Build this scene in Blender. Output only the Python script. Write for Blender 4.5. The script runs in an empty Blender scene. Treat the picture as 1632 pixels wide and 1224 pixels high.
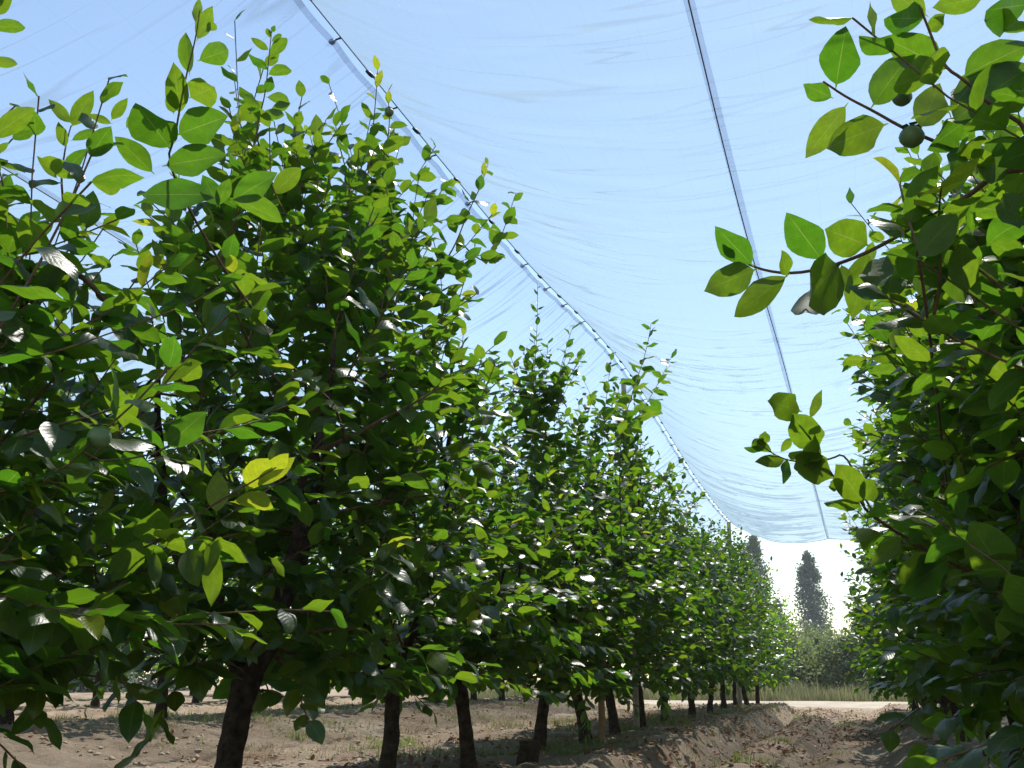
import bpy, math, random
import numpy as np
from mathutils import Matrix, Vector, Euler

R = math.radians
rng = np.random.default_rng(11)
random.seed(5)
scene = bpy.context.scene
COL = scene.collection

# ------------------------------------------------------------------ camera, sky, sun, exposure
EYE = 0.50
YAW, PITCH = R(18.75), R(16.5)
FPX, PW, PH = 1587.0, 1632.0, 1224.0          # the photograph's focal length and size in its own pixels
cd = bpy.data.cameras.new('camera')
cd.sensor_width = 36.0
cd.lens = 36.0 * FPX / PW
cd.clip_start, cd.clip_end = 0.02, 3000
cam = bpy.data.objects.new('camera', cd)
cam.location = (0, 0, EYE)
cam.rotation_euler = (R(90) + PITCH, 0, YAW)
COL.objects.link(cam)
scene.camera = cam

SUN_EL, SUN_AZ = R(57), R(8)                 # azimuth from +Y (along the rows) towards +X
world = bpy.data.worlds.new('World')
scene.world = world
world.use_nodes = True
wn = world.node_tree.nodes
wl = world.node_tree.links
wn.clear()
sky = wn.new('ShaderNodeTexSky')
sky.sky_type = 'NISHITA'
sky.sun_disc = False
sky.sun_elevation = SUN_EL
sky.sun_rotation = SUN_AZ
sky.air_density = 1.3
sky.dust_density = 0.10
sky.ozone_density = 0.5
bg = wn.new('ShaderNodeBackground')
bg.inputs['Strength'].default_value = 0.125
wo = wn.new('ShaderNodeOutputWorld')
wl.new(sky.outputs[0], bg.inputs[0])
wl.new(bg.outputs[0], wo.inputs[0])

sd = bpy.data.lights.new('sun', 'SUN')
sd.energy = 5.0
sd.angle = R(0.5)
sd.color = (1.0, 0.955, 0.88)
sun = bpy.data.objects.new('sun', sd)
sdir = Vector((math.sin(SUN_AZ) * math.cos(SUN_EL), math.cos(SUN_AZ) * math.cos(SUN_EL), math.sin(SUN_EL)))
sun.rotation_euler = sdir.to_track_quat('Z', 'Y').to_euler()
sun.location = (0, 0, 30)
COL.objects.link(sun)

scene.view_settings.view_transform = 'Standard'
scene.view_settings.look = 'None'
scene.view_settings.exposure = 0.66
scene.view_settings.gamma = 1.0
scene.view_settings.use_curve_mapping = False
scene.cycles.max_bounces = 8
scene.cycles.diffuse_bounces = 2
scene.cycles.glossy_bounces = 3
scene.cycles.transmission_bounces = 5
scene.cycles.transparent_max_bounces = 24
scene.cycles.use_denoising = True
scene.cycles.sample_clamp_indirect = 6.0

# ------------------------------------------------------------------ camera maths (to read places off the photograph)
CF = np.array([-math.sin(YAW) * math.cos(PITCH), math.cos(YAW) * math.cos(PITCH), math.sin(PITCH)])
CR = np.array([math.cos(YAW), math.sin(YAW), 0.0])
CU = np.array([math.sin(YAW) * math.sin(PITCH), -math.cos(YAW) * math.sin(PITCH), math.cos(PITCH)])
CO = np.array([0, 0, EYE])


def ray(x, y):
    return CF + CR * (x - PW / 2) / FPX - CU * (y - PH / 2) / FPX


def at_d(x, y, d):                      # the point at distance d in front of the lens
    return CO + ray(x, y) * d


def at_x(x, y, X):                      # the point on the upright plane of a row
    r = ray(x, y)
    return CO + r * (X / r[0])


def project(P):
    q = np.asarray(P, float) - CO
    d = q @ CF
    return PW / 2 + FPX * (q @ CR) / d, PH / 2 - FPX * (q @ CU) / d, d


# ------------------------------------------------------------------ helpers
def unit(v):
    v = np.asarray(v, float)
    return v / (np.linalg.norm(v, axis=-1, keepdims=True) + 1e-12)


def mesh_np(name, V, F, mat=None, uv=None, attrs=None, smooth=True):
    """V (n,3); F list of arrays (m,k), k = 3 or 4"""
    me = bpy.data.meshes.new(name)
    V = np.asarray(V, np.float32)
    F = [np.asarray(f, np.int32) for f in (F if isinstance(F, list) else [F]) if len(f)]
    nl = sum(f.size for f in F)
    nf = sum(len(f) for f in F)
    me.vertices.add(len(V))
    me.vertices.foreach_set('co', V.ravel())
    me.loops.add(nl)
    li = np.concatenate([f.ravel() for f in F])
    me.loops.foreach_set('vertex_index', li)
    me.polygons.add(nf)
    tot = np.concatenate([np.full(len(f), f.shape[1], np.int32) for f in F])
    st = np.concatenate([[0], np.cumsum(tot)[:-1]]).astype(np.int32)
    me.polygons.foreach_set('loop_start', st)
    me.polygons.foreach_set('loop_total', tot)
    if smooth:
        me.polygons.foreach_set('use_smooth', np.ones(nf, bool))
    if uv is not None:
        u = me.uv_layers.new(name='UVMap')
        u.data.foreach_set('uv', np.asarray(uv, np.float32)[li].ravel())
    for k, a in (attrs or {}).items():
        at = me.attributes.new(k, 'FLOAT', 'POINT')
        at.data.foreach_set('value', np.asarray(a, np.float32))
    me.update(calc_edges=True)
    if mat:
        me.materials.append(mat)
    return me


def obj(name, me, parent=None, loc=None, kind=None, label=None, cat=None, group=None):
    o = bpy.data.objects.new(name, me)
    COL.objects.link(o)
    if parent is not None:
        o.parent = parent
    if loc is not None:
        o.location = loc
    if kind:
        o['kind'] = kind
    if label:
        o['label'] = label
    if cat:
        o['category'] = cat
    if group:
        o['group'] = group
    return o


class Geo:
    """collects pieces of ONE mesh"""
    def __init__(s):
        s.V, s.Q, s.T, s.n = [], [], [], 0

    def add(s, V, Q=None, T=None):
        V = np.asarray(V, float)
        s.V.append(V)
        if Q is not None and len(Q):
            s.Q.append(np.asarray(Q) + s.n)
        if T is not None and len(T):
            s.T.append(np.asarray(T) + s.n)
        s.n += len(V)

    def tube(s, P, r, k=6, cap=True, wob=0.0):
        P = np.asarray(P, float)
        n = len(P)
        r = np.broadcast_to(np.asarray(r, float), (n,))
        t = unit(np.gradient(P, axis=0))
        ref = np.array([0.0, 0, 1]) if abs(t[0][2]) < 0.9 else np.array([1.0, 0, 0])
        a = unit(np.cross(t, ref))
        for i in range(1, n):                       # keep the frame from flipping
            v = a[i - 1] - t[i] * (a[i - 1] @ t[i])
            a[i] = v / (np.linalg.norm(v) + 1e-9)
        b = np.cross(t, a)
        an = np.linspace(0, 2 * np.pi, k, endpoint=False)
        rr = r[:, None] * (1 + wob * rng.uniform(-1, 1, (n, k))) if wob else np.repeat(r[:, None], k, 1)
        V = P[:, None] + rr[..., None] * (np.cos(an)[None, :, None] * a[:, None] + np.sin(an)[None, :, None] * b[:, None])
        V = V.reshape(-1, 3)
        i = np.arange(n - 1)[:, None] * k
        j = np.arange(k)[None]
        j2 = (j + 1) % k
        Q = np.stack([i + j, i + j2, i + k + j2, i + k + j], -1).reshape(-1, 4)
        T = []
        if cap:
            V = np.vstack([V, P[:1], P[-1:]])
            m = n * k
            T = [(m, (q + 1) % k, q) for q in range(k)] + [(m + 1, m - k + q, m - k + (q + 1) % k) for q in range(k)]
        s.add(V, Q, T)

    def box(s, c, sz, M=None):
        V = np.array([(x, y, z) for x in (-.5, .5) for y in (-.5, .5) for z in (-.5, .5)]) * np.asarray(sz)
        if M is not None:
            V = V @ np.asarray(M).T
        s.add(V + np.asarray(c), [(0, 1, 3, 2), (4, 6, 7, 5), (0, 4, 5, 1), (2, 3, 7, 6), (0, 2, 6, 4), (1, 5, 7, 3)])

    def mesh(s, name, mat, smooth=True, uv=None):
        F = []
        if s.Q:
            F.append(np.concatenate(s.Q))
        if s.T:
            F.append(np.concatenate(s.T))
        return mesh_np(name, np.concatenate(s.V), F, mat, smooth=smooth, uv=uv)


def fbm(x, y, scale, octaves=4, seed=0, gain=0.5):
    """value noise, -1..1"""
    out = np.zeros(np.broadcast(x, y).shape)
    amp, tot = 1.0, 0.0
    g = np.random.default_rng(seed)
    for o in range(octaves):
        T = g.uniform(-1, 1, (256, 256))
        X = x / scale * 2 ** o + 31.7 * o
        Y = y / scale * 2 ** o + 17.3 * o
        xi, yi = np.floor(X).astype(int), np.floor(Y).astype(int)
        fx, fy = X - xi, Y - yi
        fx, fy = fx * fx * (3 - 2 * fx), fy * fy * (3 - 2 * fy)
        a, b = T[xi % 256, yi % 256], T[(xi + 1) % 256, yi % 256]
        c, d = T[xi % 256, (yi + 1) % 256], T[(xi + 1) % 256, (yi + 1) % 256]
        out += amp * ((a * (1 - fx) + b * fx) * (1 - fy) + (c * (1 - fx) + d * fx) * fy)
        tot += amp
        amp *= gain
    return out / tot


def sstep(a, b, x):
    t = np.clip((x - a) / (b - a), 0, 1)
    return t * t * (3 - 2 * t)


# ------------------------------------------------------------------ materials
def new_mat(name):
    m = bpy.data.materials.new(name)
    m.use_nodes = True
    nt = m.node_tree
    nt.nodes.clear()
    out = nt.nodes.new('ShaderNodeOutputMaterial')
    return m, nt.nodes, nt.links, out


def ramp(N, stops):
    r = N.new('ShaderNodeValToRGB')
    el = r.color_ramp.elements
    while len(el) < len(stops):
        el.new(0.5)
    for e, (p, c) in zip(el, stops):
        e.position = p
        e.color = (*c, 1) if len(c) == 3 else c
    return r


def noise(N, L, scale, detail=4, rough=0.55, coord='Object', vec=None):
    n = N.new('ShaderNodeTexNoise')
    n.inputs['Scale'].default_value = scale
    n.inputs['Detail'].default_value = detail
    n.inputs['Roughness'].default_value = rough
    if vec is None:
        tc = N.new('ShaderNodeTexCoord')
        vec = tc.outputs[coord]
    L.new(vec, n.inputs['Vector'])
    return n


def math_node(N, L, op, a, b=None, c=None):
    m = N.new('ShaderNodeMath')
    m.operation = op
    for i, v in enumerate((a, b, c)):
        if v is None:
            continue
        if isinstance(v, (int, float)):
            m.inputs[i].default_value = v
        else:
            L.new(v, m.inputs[i])
    return m.outputs[0]


def mix_col(N, L, fac, a, b, mode='MIX'):
    m = N.new('ShaderNodeMix')
    m.data_type = 'RGBA'
    m.blend_type = mode
    if isinstance(fac, (int, float)):
        m.inputs[0].default_value = fac
    else:
        L.new(fac, m.inputs[0])
    for s, v in ((m.inputs[6], a), (m.inputs[7], b)):
        if isinstance(v, tuple):
            s.default_value = (*v, 1)
        else:
            L.new(v, s)
    return m.outputs[2]


def simple_mat(name, c1, c2, scale, rough=0.8, bump=0.0, bscale=None, spec=0.3, metallic=0.0):
    m, N, L, out = new_mat(name)
    n = noise(N, L, scale, 6)
    r = ramp(N, [(0.3, c1), (0.7, c2)])
    L.new(n.outputs[0], r.inputs[0])
    p = N.new('ShaderNodeBsdfPrincipled')
    L.new(r.outputs[0], p.inputs['Base Color'])
    p.inputs['Roughness'].default_value = rough
    p.inputs['Specular IOR Level'].default_value = spec
    p.inputs['Metallic'].default_value = metallic
    if bump:
        nb = noise(N, L, bscale or scale * 3, 8)
        b = N.new('ShaderNodeBump')
        b.inputs['Strength'].default_value = bump
        b.inputs['Distance'].default_value = 0.02
        L.new(nb.outputs[0], b.inputs['Height'])
        L.new(b.outputs[0], p.inputs['Normal'])
    L.new(p.outputs[0], out.inputs[0])
    return m


def leaf_mat(name, dark, light, young, trans_d, trans_y, under, gloss=0.25, tfac=0.5, veins=True):
    m, N, L, out = new_mat(name)
    at = N.new('ShaderNodeAttribute')
    at.attribute_name = 'tint'
    t = at.outputs['Fac']
    r = ramp(N, [(0.0, dark), (0.6, light), (1.0, young)])
    L.new(t, r.inputs[0])
    rt = ramp(N, [(0.0, trans_d), (0.6, tuple(0.6 * a + 0.4 * b for a, b in zip(trans_d, trans_y))), (1.0, trans_y)])
    L.new(t, rt.inputs[0])
    base, tr = r.outputs[0], rt.outputs[0]
    n = noise(N, L, 55, 3)
    base = mix_col(N, L, 0.35, base, mix_col(N, L, n.outputs[0], (0.25, 0.25, 0.25), (1.0, 1.0, 1.0)), 'MULTIPLY')
    p = N.new('ShaderNodeBsdfPrincipled')
    if veins:
        ns = noise(N, L, 9, 5, 0.7)
        rs = ramp(N, [(0.66, (0, 0, 0)), (0.72, (1, 1, 1))])
        L.new(ns.outputs[0], rs.inputs[0])
        sf = math_node(N, L, 'MULTIPLY', rs.outputs[0], 0.55)
        base = mix_col(N, L, sf, base, (0.12, 0.10, 0.025))
        tr = mix_col(N, L, sf, tr, (0.26, 0.24, 0.02))
        uv = N.new('ShaderNodeUVMap')
        uv.uv_map = 'UVMap'
        sp = N.new('ShaderNodeSeparateXYZ')
        L.new(uv.outputs[0], sp.inputs[0])
        au = math_node(N, L, 'ABSOLUTE', math_node(N, L, 'SUBTRACT', sp.outputs[0], 0.5))
        mid = math_node(N, L, 'LESS_THAN', au, 0.014)
        ph = math_node(N, L, 'SUBTRACT', math_node(N, L, 'MULTIPLY', sp.outputs[1], 7.5), math_node(N, L, 'MULTIPLY', au, 4.5))
        fr = math_node(N, L, 'PINGPONG', ph, 0.5)
        lat = math_node(N, L, 'LESS_THAN', fr, 0.045)
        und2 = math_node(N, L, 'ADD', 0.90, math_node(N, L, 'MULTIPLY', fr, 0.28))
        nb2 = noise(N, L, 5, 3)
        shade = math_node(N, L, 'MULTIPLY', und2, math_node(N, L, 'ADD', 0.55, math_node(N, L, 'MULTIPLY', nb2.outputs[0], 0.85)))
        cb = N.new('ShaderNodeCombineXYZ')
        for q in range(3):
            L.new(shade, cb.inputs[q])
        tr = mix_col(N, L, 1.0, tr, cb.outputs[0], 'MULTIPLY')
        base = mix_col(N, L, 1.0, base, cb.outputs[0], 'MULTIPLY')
        vein = math_node(N, L, 'MAXIMUM', mid, math_node(N, L, 'MULTIPLY', lat, 0.35))
        base = mix_col(N, L, math_node(N, L, 'MULTIPLY', vein, 0.5), base, (0.22, 0.30, 0.10))
        tr = mix_col(N, L, math_node(N, L, 'MULTIPLY', vein, 0.45), tr, (0.40, 0.46, 0.10))
        b = N.new('ShaderNodeBump')
        b.inputs['Strength'].default_value = 0.17
        b.inputs['Distance'].default_value = 0.003
        sw = math_node(N, L, 'SINE', math_node(N, L, 'MULTIPLY', ph, 6.283))
        L.new(math_node(N, L, 'ADD', math_node(N, L, 'MULTIPLY', sw, 0.28), math_node(N, L, 'MULTIPLY', n.outputs[0], 0.9)), b.inputs['Height'])
        L.new(b.outputs[0], p.inputs['Normal'])
    geo = N.new('ShaderNodeNewGeometry')
    und = mix_col(N, L, 0.6, base, under)
    col = mix_col(N, L, geo.outputs['Backfacing'], base, und)
    L.new(col, p.inputs['Base Color'])
    ro = math_node(N, L, 'ADD', math_node(N, L, 'MULTIPLY', geo.outputs['Backfacing'], 0.22), gloss)
    L.new(math_node(N, L, 'ADD', ro, math_node(N, L, 'MULTIPLY', n.outputs[0], 0.12)), p.inputs['Roughness'])
    p.inputs['Specular IOR Level'].default_value = 0.55
    ts = N.new('ShaderNodeBsdfTranslucent')
    L.new(tr, ts.inputs['Color'])
    ms = N.new('ShaderNodeMixShader')
    ms.inputs[0].default_value = tfac
    L.new(p.outputs[0], ms.inputs[1])
    L.new(ts.outputs[0], ms.inputs[2])
    L.new(ms.outputs[0], out.inputs[0])
    return m


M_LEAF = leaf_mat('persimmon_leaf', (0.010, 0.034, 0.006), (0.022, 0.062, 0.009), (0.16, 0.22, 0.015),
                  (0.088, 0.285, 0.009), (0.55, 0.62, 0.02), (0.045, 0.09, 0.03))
M_BARK = simple_mat('bark', (0.020, 0.015, 0.012), (0.085, 0.066, 0.052), 30, 0.95, 1.0, 75, 0.1)
M_TWIG = simple_mat('twig_bark', (0.075, 0.045, 0.028), (0.17, 0.11, 0.065), 40, 0.85, 0.3, 120, 0.2)
M_FRUIT = simple_mat('green_fruit', (0.07, 0.13, 0.05), (0.11, 0.18, 0.07), 12, 0.45, 0, None, 0.4)
M_WOOD = simple_mat('post_wood', (0.20, 0.13, 0.075), (0.33, 0.23, 0.14), 14, 0.85, 0.5, 50, 0.2)
M_GREYWOOD = simple_mat('weathered_wood', (0.26, 0.23, 0.20), (0.42, 0.38, 0.33), 14, 0.9, 0.5, 50, 0.2)
M_CLIP = simple_mat('clip_plastic', (0.012, 0.014, 0.018), (0.03, 0.032, 0.04), 30, 0.5)
M_CABLE = simple_mat('cable', (0.05, 0.055, 0.065), (0.10, 0.10, 0.11), 30, 0.6, 0, None, 0.4)


def net_mat(name, opacity, fold=True, tint=(0.34, 0.44, 0.57)):
    """woven hail net: fine threads with open holes between; folds hold more threads"""
    m, N, L, out = new_mat(name)
    uv = N.new('ShaderNodeUVMap')
    uv.uv_map = 'UVMap'
    sp = N.new('ShaderNodeSeparateXYZ')
    L.new(uv.outputs[0], sp.inputs[0])
    # uv: u metres across, v metres along the row
    mp = N.new('ShaderNodeMapping')
    mp.inputs['Scale'].default_value = (0.42, 6.5, 1)
    L.new(uv.outputs[0], mp.inputs['Vector'])
    n1 = N.new('ShaderNodeTexNoise')
    n1.inputs['Scale'].default_value = 1.0
    n1.inputs['Detail'].default_value = 1.0
    n1.inputs['Distortion'].default_value = 0.25
    L.new(mp.outputs[0], n1.inputs['Vector'])
    ridge = math_node(N, L, 'ABSOLUTE', math_node(N, L, 'SUBTRACT', n1.outputs[0], 0.5))
    line = math_node(N, L, 'SUBTRACT', 1.0, math_node(N, L, 'MULTIPLY', ridge, 45.0))
    line = math_node(N, L, 'MAXIMUM', line, 0.0)
    n2 = N.new('ShaderNodeTexNoise')
    n2.inputs['Scale'].default_value = 1.1
    n2.inputs['Detail'].default_value = 2.0
    L.new(uv.outputs[0], n2.inputs['Vector'])
    amt = math_node(N, L, 'MULTIPLY', math_node(N, L, 'MAXIMUM', math_node(N, L, 'SUBTRACT', n2.outputs[0], 0.36), 0.0), 2.0)
    fold_v = math_node(N, L, 'MULTIPLY', line, amt)
    # woven bands along the roll
    wv = math_node(N, L, 'PINGPONG', math_node(N, L, 'MULTIPLY', sp.outputs[0], 5.0), 0.5)
    band = math_node(N, L, 'MULTIPLY', math_node(N, L, 'LESS_THAN', wv, 0.03), 0.025)
    op = math_node(N, L, 'ADD', opacity, math_node(N, L, 'ADD', band, math_node(N, L, 'MULTIPLY', fold_v, 1.0 if fold else 0.0)))
    dn = N.new('ShaderNodeAttribute')
    dn.attribute_name = 'gather'
    op = math_node(N, L, 'ADD', op, dn.outputs['Fac'])
    op = math_node(N, L, 'MINIMUM', op, 0.95)
    tr = N.new('ShaderNodeBsdfTransparent')
    di = N.new('ShaderNodeBsdfDiffuse')
    di.inputs['Color'].default_value = (*tint, 1)
    ts = N.new('ShaderNodeBsdfTranslucent')
    ts.inputs['Color'].default_value = (*tint, 1)
    a = N.new('ShaderNodeMixShader')
    a.inputs[0].default_value = 0.40
    L.new(di.outputs[0], a.inputs[1])
    L.new(ts.outputs[0], a.inputs[2])
    b = N.new('ShaderNodeMixShader')
    L.new(op, b.inputs[0])
    L.new(tr.outputs[0], b.inputs[1])
    L.new(a.outputs[0], b.inputs[2])
    L.new(b.outputs[0], out.inputs[0])
    return m


M_NET = net_mat('net_weave', 0.32, True, (0.40, 0.54, 0.64))
M_NETS = net_mat('net_weave_taut', 0.15, True, (0.30, 0.42, 0.58))
M_HEM = net_mat('net_hem', 0.42, False, (0.20, 0.28, 0.46))


def ground_mat():
    m, N, L, out = new_mat('orchard_soil')
    n1 = noise(N, L, 0.9, 8, 0.6)
    n2 = noise(N, L, 14, 8, 0.7)
    r1 = ramp(N, [(0.30, (0.19, 0.132, 0.085)), (0.52, (0.335, 0.256, 0.182)), (0.75, (0.43, 0.35, 0.26))])
    L.new(n1.outputs[0], r1.inputs[0])
    c = mix_col(N, L, 0.6, r1.outputs[0], mix_col(N, L, n2.outputs[0], (0.15, 0.14, 0.13), (1.55, 1.55, 1.55)), 'MULTIPLY')
    n3 = noise(N, L, 3.0, 6, 0.75)
    r3 = ramp(N, [(0.56, (0, 0, 0)), (0.66, (1, 1, 1))])
    L.new(n3.outputs[0], r3.inputs[0])
    c = mix_col(N, L, math_node(N, L, 'MULTIPLY', r3.outputs[0], 0.6), c, (0.17, 0.085, 0.042))     # matted brown litter
    at = N.new('ShaderNodeAttribute')
    at.attribute_name = 'wet'
    c = mix_col(N, L, math_node(N, L, 'MULTIPLY', at.outputs['Fac'], 0.6), c, (0.12, 0.105, 0.095))
    p = N.new('ShaderNodeBsdfPrincipled')
    L.new(c, p.inputs['Base Color'])
    p.inputs['Roughness'].default_value = 0.95
    p.inputs['Specular IOR Level'].default_value = 0.15
    b = N.new('ShaderNodeBump')
    b.inputs['Strength'].default_value = 1.0
    b.inputs['Distance'].default_value = 0.04
    L.new(noise(N, L, 22, 10, 0.75).outputs[0], b.inputs['Height'])
    L.new(b.outputs[0], p.inputs['Normal'])
    L.new(p.outputs[0], out.inputs[0])
    return m


M_SOIL = ground_mat()
M_ROAD = simple_mat('pale_road_dirt', (0.30, 0.25, 0.19), (0.42, 0.36, 0.28), 1.5, 0.95, 0.6, 20, 0.1)
M_CLOD = simple_mat('clod', (0.28, 0.22, 0.16), (0.46, 0.38, 0.29), 5, 0.95, 0.6, 40, 0.1)

# ------------------------------------------------------------------ ground
ROW_L, ROW_R, ROW_2, ROW_3 = -2.25, 0.74, -6.2, -9.9
END_Y = 23.5


def gz_base(x, y):
    x = np.asarray(x, float)
    y = np.asarray(y, float)
    z = 0.13 * sstep(-3.2, -6.0, x)
    alley = sstep(-1.62, -1.40, x + 0.09 * fbm(x, y, 0.5, 3, 3)) * (1 - sstep(0.0, 0.45, x))
    prof = -0.17 + 0.0 * x
    prof = prof - 0.10 * np.exp(-((x + 1.28 + 0.05 * fbm(x * 0, y, 1.3, 2, 8)) / 0.09) ** 2)
    prof = prof - 0.09 * np.exp(-((x + 0.50 + 0.06 * fbm(x * 0, y, 1.1, 2, 9)) / 0.12) ** 2)
    prof = prof + 0.06 * np.exp(-((x + 0.88) / 0.22) ** 2)
    z = z + alley * prof
    al2 = np.exp(-((x + 4.2) / 0.7) ** 2) + np.exp(-((x + 8.0) / 0.7) ** 2)
    z = z - 0.07 * al2
    flat = sstep(END_Y - 2.0, END_Y + 0.5, y)
    return z * (1 - flat) + (-0.16) * flat


def gz(x, y):
    z = gz_base(x, y)
    near = np.exp(-np.maximum(np.abs(np.asarray(y) - 12) - 14, 0) / 8)
    z = z + near * (0.045 * fbm(x, y, 0.55, 4, 1) + 0.040 * fbm(x, y, 0.16, 3, 2, 0.65))
    return z


def graded(a, b, step, lo, hi, grow=1.22):
    mid = list(np.arange(a, b, step))
    s, v, up = step, mid[-1], []
    while v < hi:
        s *= grow
        v += s
        up.append(v)
    s, v, dn = step, a, []
    while v > lo:
        s *= grow
        v -= s
        dn.append(v)
    return np.array(dn[::-1] + mid + up)


gx = graded(-9.0, 2.2, 0.04, -700, 700)
gy = graded(5.0, 24.0, 0.055, -60, 1500)
GX, GY = np.meshgrid(gx, gy)
GZ = gz(GX, GY)
GZ = np.where(GY > 60, np.minimum(GZ, -0.16), GZ)
nx, ny = len(gx), len(gy)
ii = (np.arange(ny - 1)[:, None] * nx + np.arange(nx - 1)[None]).ravel()
Qg = np.stack([ii, ii + 1, ii + nx + 1, ii + nx], -1)
wet = np.exp(-((GX + 1.28) / 0.14) ** 2) + 0.8 * np.exp(-((GX + 0.50) / 0.17) ** 2)
wet = np.clip(wet * (0.8 + 0.6 * fbm(GX, GY, 0.8, 3, 12)), 0, 1) * (1 - sstep(END_Y - 3, END_Y, GY))
gm = mesh_np('ground', np.stack([GX, GY, GZ], -1).reshape(-1, 3), Qg, M_SOIL, attrs={'wet': wet.ravel()})
obj('ground', gm, kind='structure')

# the pale dirt track across the end of the rows
rx = np.linspace(-60, 60, 240)
ry = np.linspace(25.6, 31.6, 40)
RX, RY = np.meshgrid(rx, ry)
edge = np.minimum(RY - 25.6, 31.6 - RY)
RZ = -0.16 + 0.05 * np.clip(edge / 0.6, 0, 1) + 0.012 * fbm(RX, RY, 0.7, 3, 21) - 0.03 * np.exp(-((RY - 27.3) / 0.4) ** 2) - 0.03 * np.exp(-((RY - 29.2) / 0.4) ** 2)
RZ = np.where(edge < 0.01, -0.24, RZ)
RY2 = RY + 0.35 * fbm(RX, RY * 0, 2.0, 3, 22)
ii = (np.arange(39)[:, None] * 240 + np.arange(239)[None]).ravel()
obj('dirt_road', mesh_np('dirt_road', np.stack([RX, RY2, RZ], -1).reshape(-1, 3), np.stack([ii, ii + 1, ii + 241, ii + 240], -1), M_ROAD), kind='structure')

# ------------------------------------------------------------------ hail nets on their cables
NET_Y0, NET_Y1 = -2.5, 20.4


def zA(y):                               # height of the post cable above ground
    return EYE + np.interp(y, [-4, 0, 3, 5, 6.5, 7.6, 8.8, 10.6, 12.5, 14.2, 15.7, 18, 20.4],
                           [3.40, 3.25, 3.17, 3.16, 3.17, 3.22, 3.34, 3.41, 3.31, 3.17, 3.07, 3.01, 3.02])


def zA_s(y):
    return (zA(y - 0.5) + zA(y - 0.25) + zA(y) + zA(y + 0.25) + zA(y + 0.5)) / 5


def zB(y):
    return EYE + 2.60 + 0.02 * np.sin(y * 0.7)


A0, B0 = -2.25, -0.42
PER = 2 * (B0 - A0)                      # one bay: post cable to valley cord and back
GAP = 0.022


def net_panel(name, xa, xb, label, edge_gap, seed, fine=True, bunch=1.0):
    """a net hung from the post cable at xa down to the valley cord at xb"""
    nv = 1150 if fine else 320
    v = np.linspace(NET_Y0, NET_Y1, nv)
    u = np.linspace(0, 1, 30) ** 1.35
    U, V = np.meshgrid(u, v)
    sgn = 1 if xb > xa else -1
    x0 = xa + sgn * edge_gap
    # the edge at the cable hangs in scallops between the clips
    sc = np.abs(np.sin((V - 3.0) / 0.9 * math.pi * 2))
    X = x0 + (xb - x0) * U + sgn * 0.012 * (edge_gap > 0.01) * sc * (1 - U) ** 8
    drop = zA_s(V) - zB(V)
    Z = zB(V) + drop * (1 - U) ** 2.3 - 0.016 * (edge_gap > 0.01) * (1 - U) ** 6
    Z = Z + 0.008 * (U > 0.999) - 0.10 * sstep(8, 20, V) * np.sin(np.pi * U ** 0.7)
    # folds pulled across the bay, running a little obliquely
    s = V + 0.30 * U * np.sin(V * 0.6 + seed) + 0.05 * fbm(U * 2, V, 0.6, 2, seed)
    r1 = fbm(U * 0.30, s, 0.15, 2, seed + 1)
    w = 0.020 * r1 + 0.020 * fbm(U * 0.5, s, 0.45, 2, seed + 2) - 0.018 * np.exp(-(fbm(U * 0.22, s + 0.04 * np.sin(U * 5 + V), 0.16, 2, seed + 7) / 0.05) ** 2)
    w = bunch * w * (0.35 + 1.0 * sstep(-0.5, 0.6, fbm(U, V, 1.8, 2, seed + 4)))
    w = w * (1 + 0.9 * sstep(7, 20, V))
    gather = 0.20 * bunch * (1 - U) ** 3 + 0.34 * sstep(7, 19, V) * bunch + 0.06 * sstep(0.2, 0.6, np.abs(np.gradient(w, v, axis=0)))
    Z = Z + w * np.minimum(1, 6 * U) * np.minimum(1, 6 * (1 - U) + 0.15)
    X = X + 0
    endw = 0.05 * fbm(U, V * 0, 0.3, 2, seed + 6)
    V2 = V + endw * (V > NET_Y1 - 1e-6)
    P = np.stack([X, V2, Z], -1)
    nu = 30
    ii = (np.arange(nv - 1)[:, None] * nu + np.arange(nu - 1)[None]).ravel()
    Q = np.stack([ii, ii + 1, ii + nu + 1, ii + nu], -1)
    uv = np.stack([U * abs(xb - xa), V], -1).reshape(-1, 2)
    root = obj(name, mesh_np(name, P.reshape(-1, 3), Q, M_NETS if bunch < 1 else M_NET, uv=uv, attrs={'gather': gather.ravel()}), label=label, cat='hail net', group='hail nets over the rows')

    def strip(i0, d, wd):
        base = P[:, i0]
        di = unit(P[:, i0 + d * 3] - base)
        a = base + np.array([0, 0, -0.004])
        b = base + di * wd + np.array([0, 0, -0.004])
        VV = np.stack([a, b], 1).reshape(-1, 3)
        q = np.arange(nv - 1) * 2
        uvh = np.stack([np.tile([0.0, wd], nv), np.repeat(v, 2)], -1)
        obj('hem', mesh_np('hem', VV, np.stack([q, q + 1, q + 3, q + 2], -1), M_HEM, uv=uvh), root)
    strip(0, 1, 0.032 if edge_gap > 0.01 else 0.010)
    strip(nu - 1, -1, 0.022)
    # bound edge at the far end of the bay
    g = Geo()
    g.tube(P[-1], 0.006, 5)
    obj('end_cord', g.mesh('end_cord', M_CABLE), root)
    return root


def net_z(x, y):
    x = np.asarray(x, float)
    m = np.abs(((x - A0) / PER + 0.5) % 1.0 - 0.5) * 2      # 0 at a post cable, 1 at a valley cord
    return zB(y) + (zA_s(y) - zB(y)) * (1 - m) ** 2.3


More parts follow.
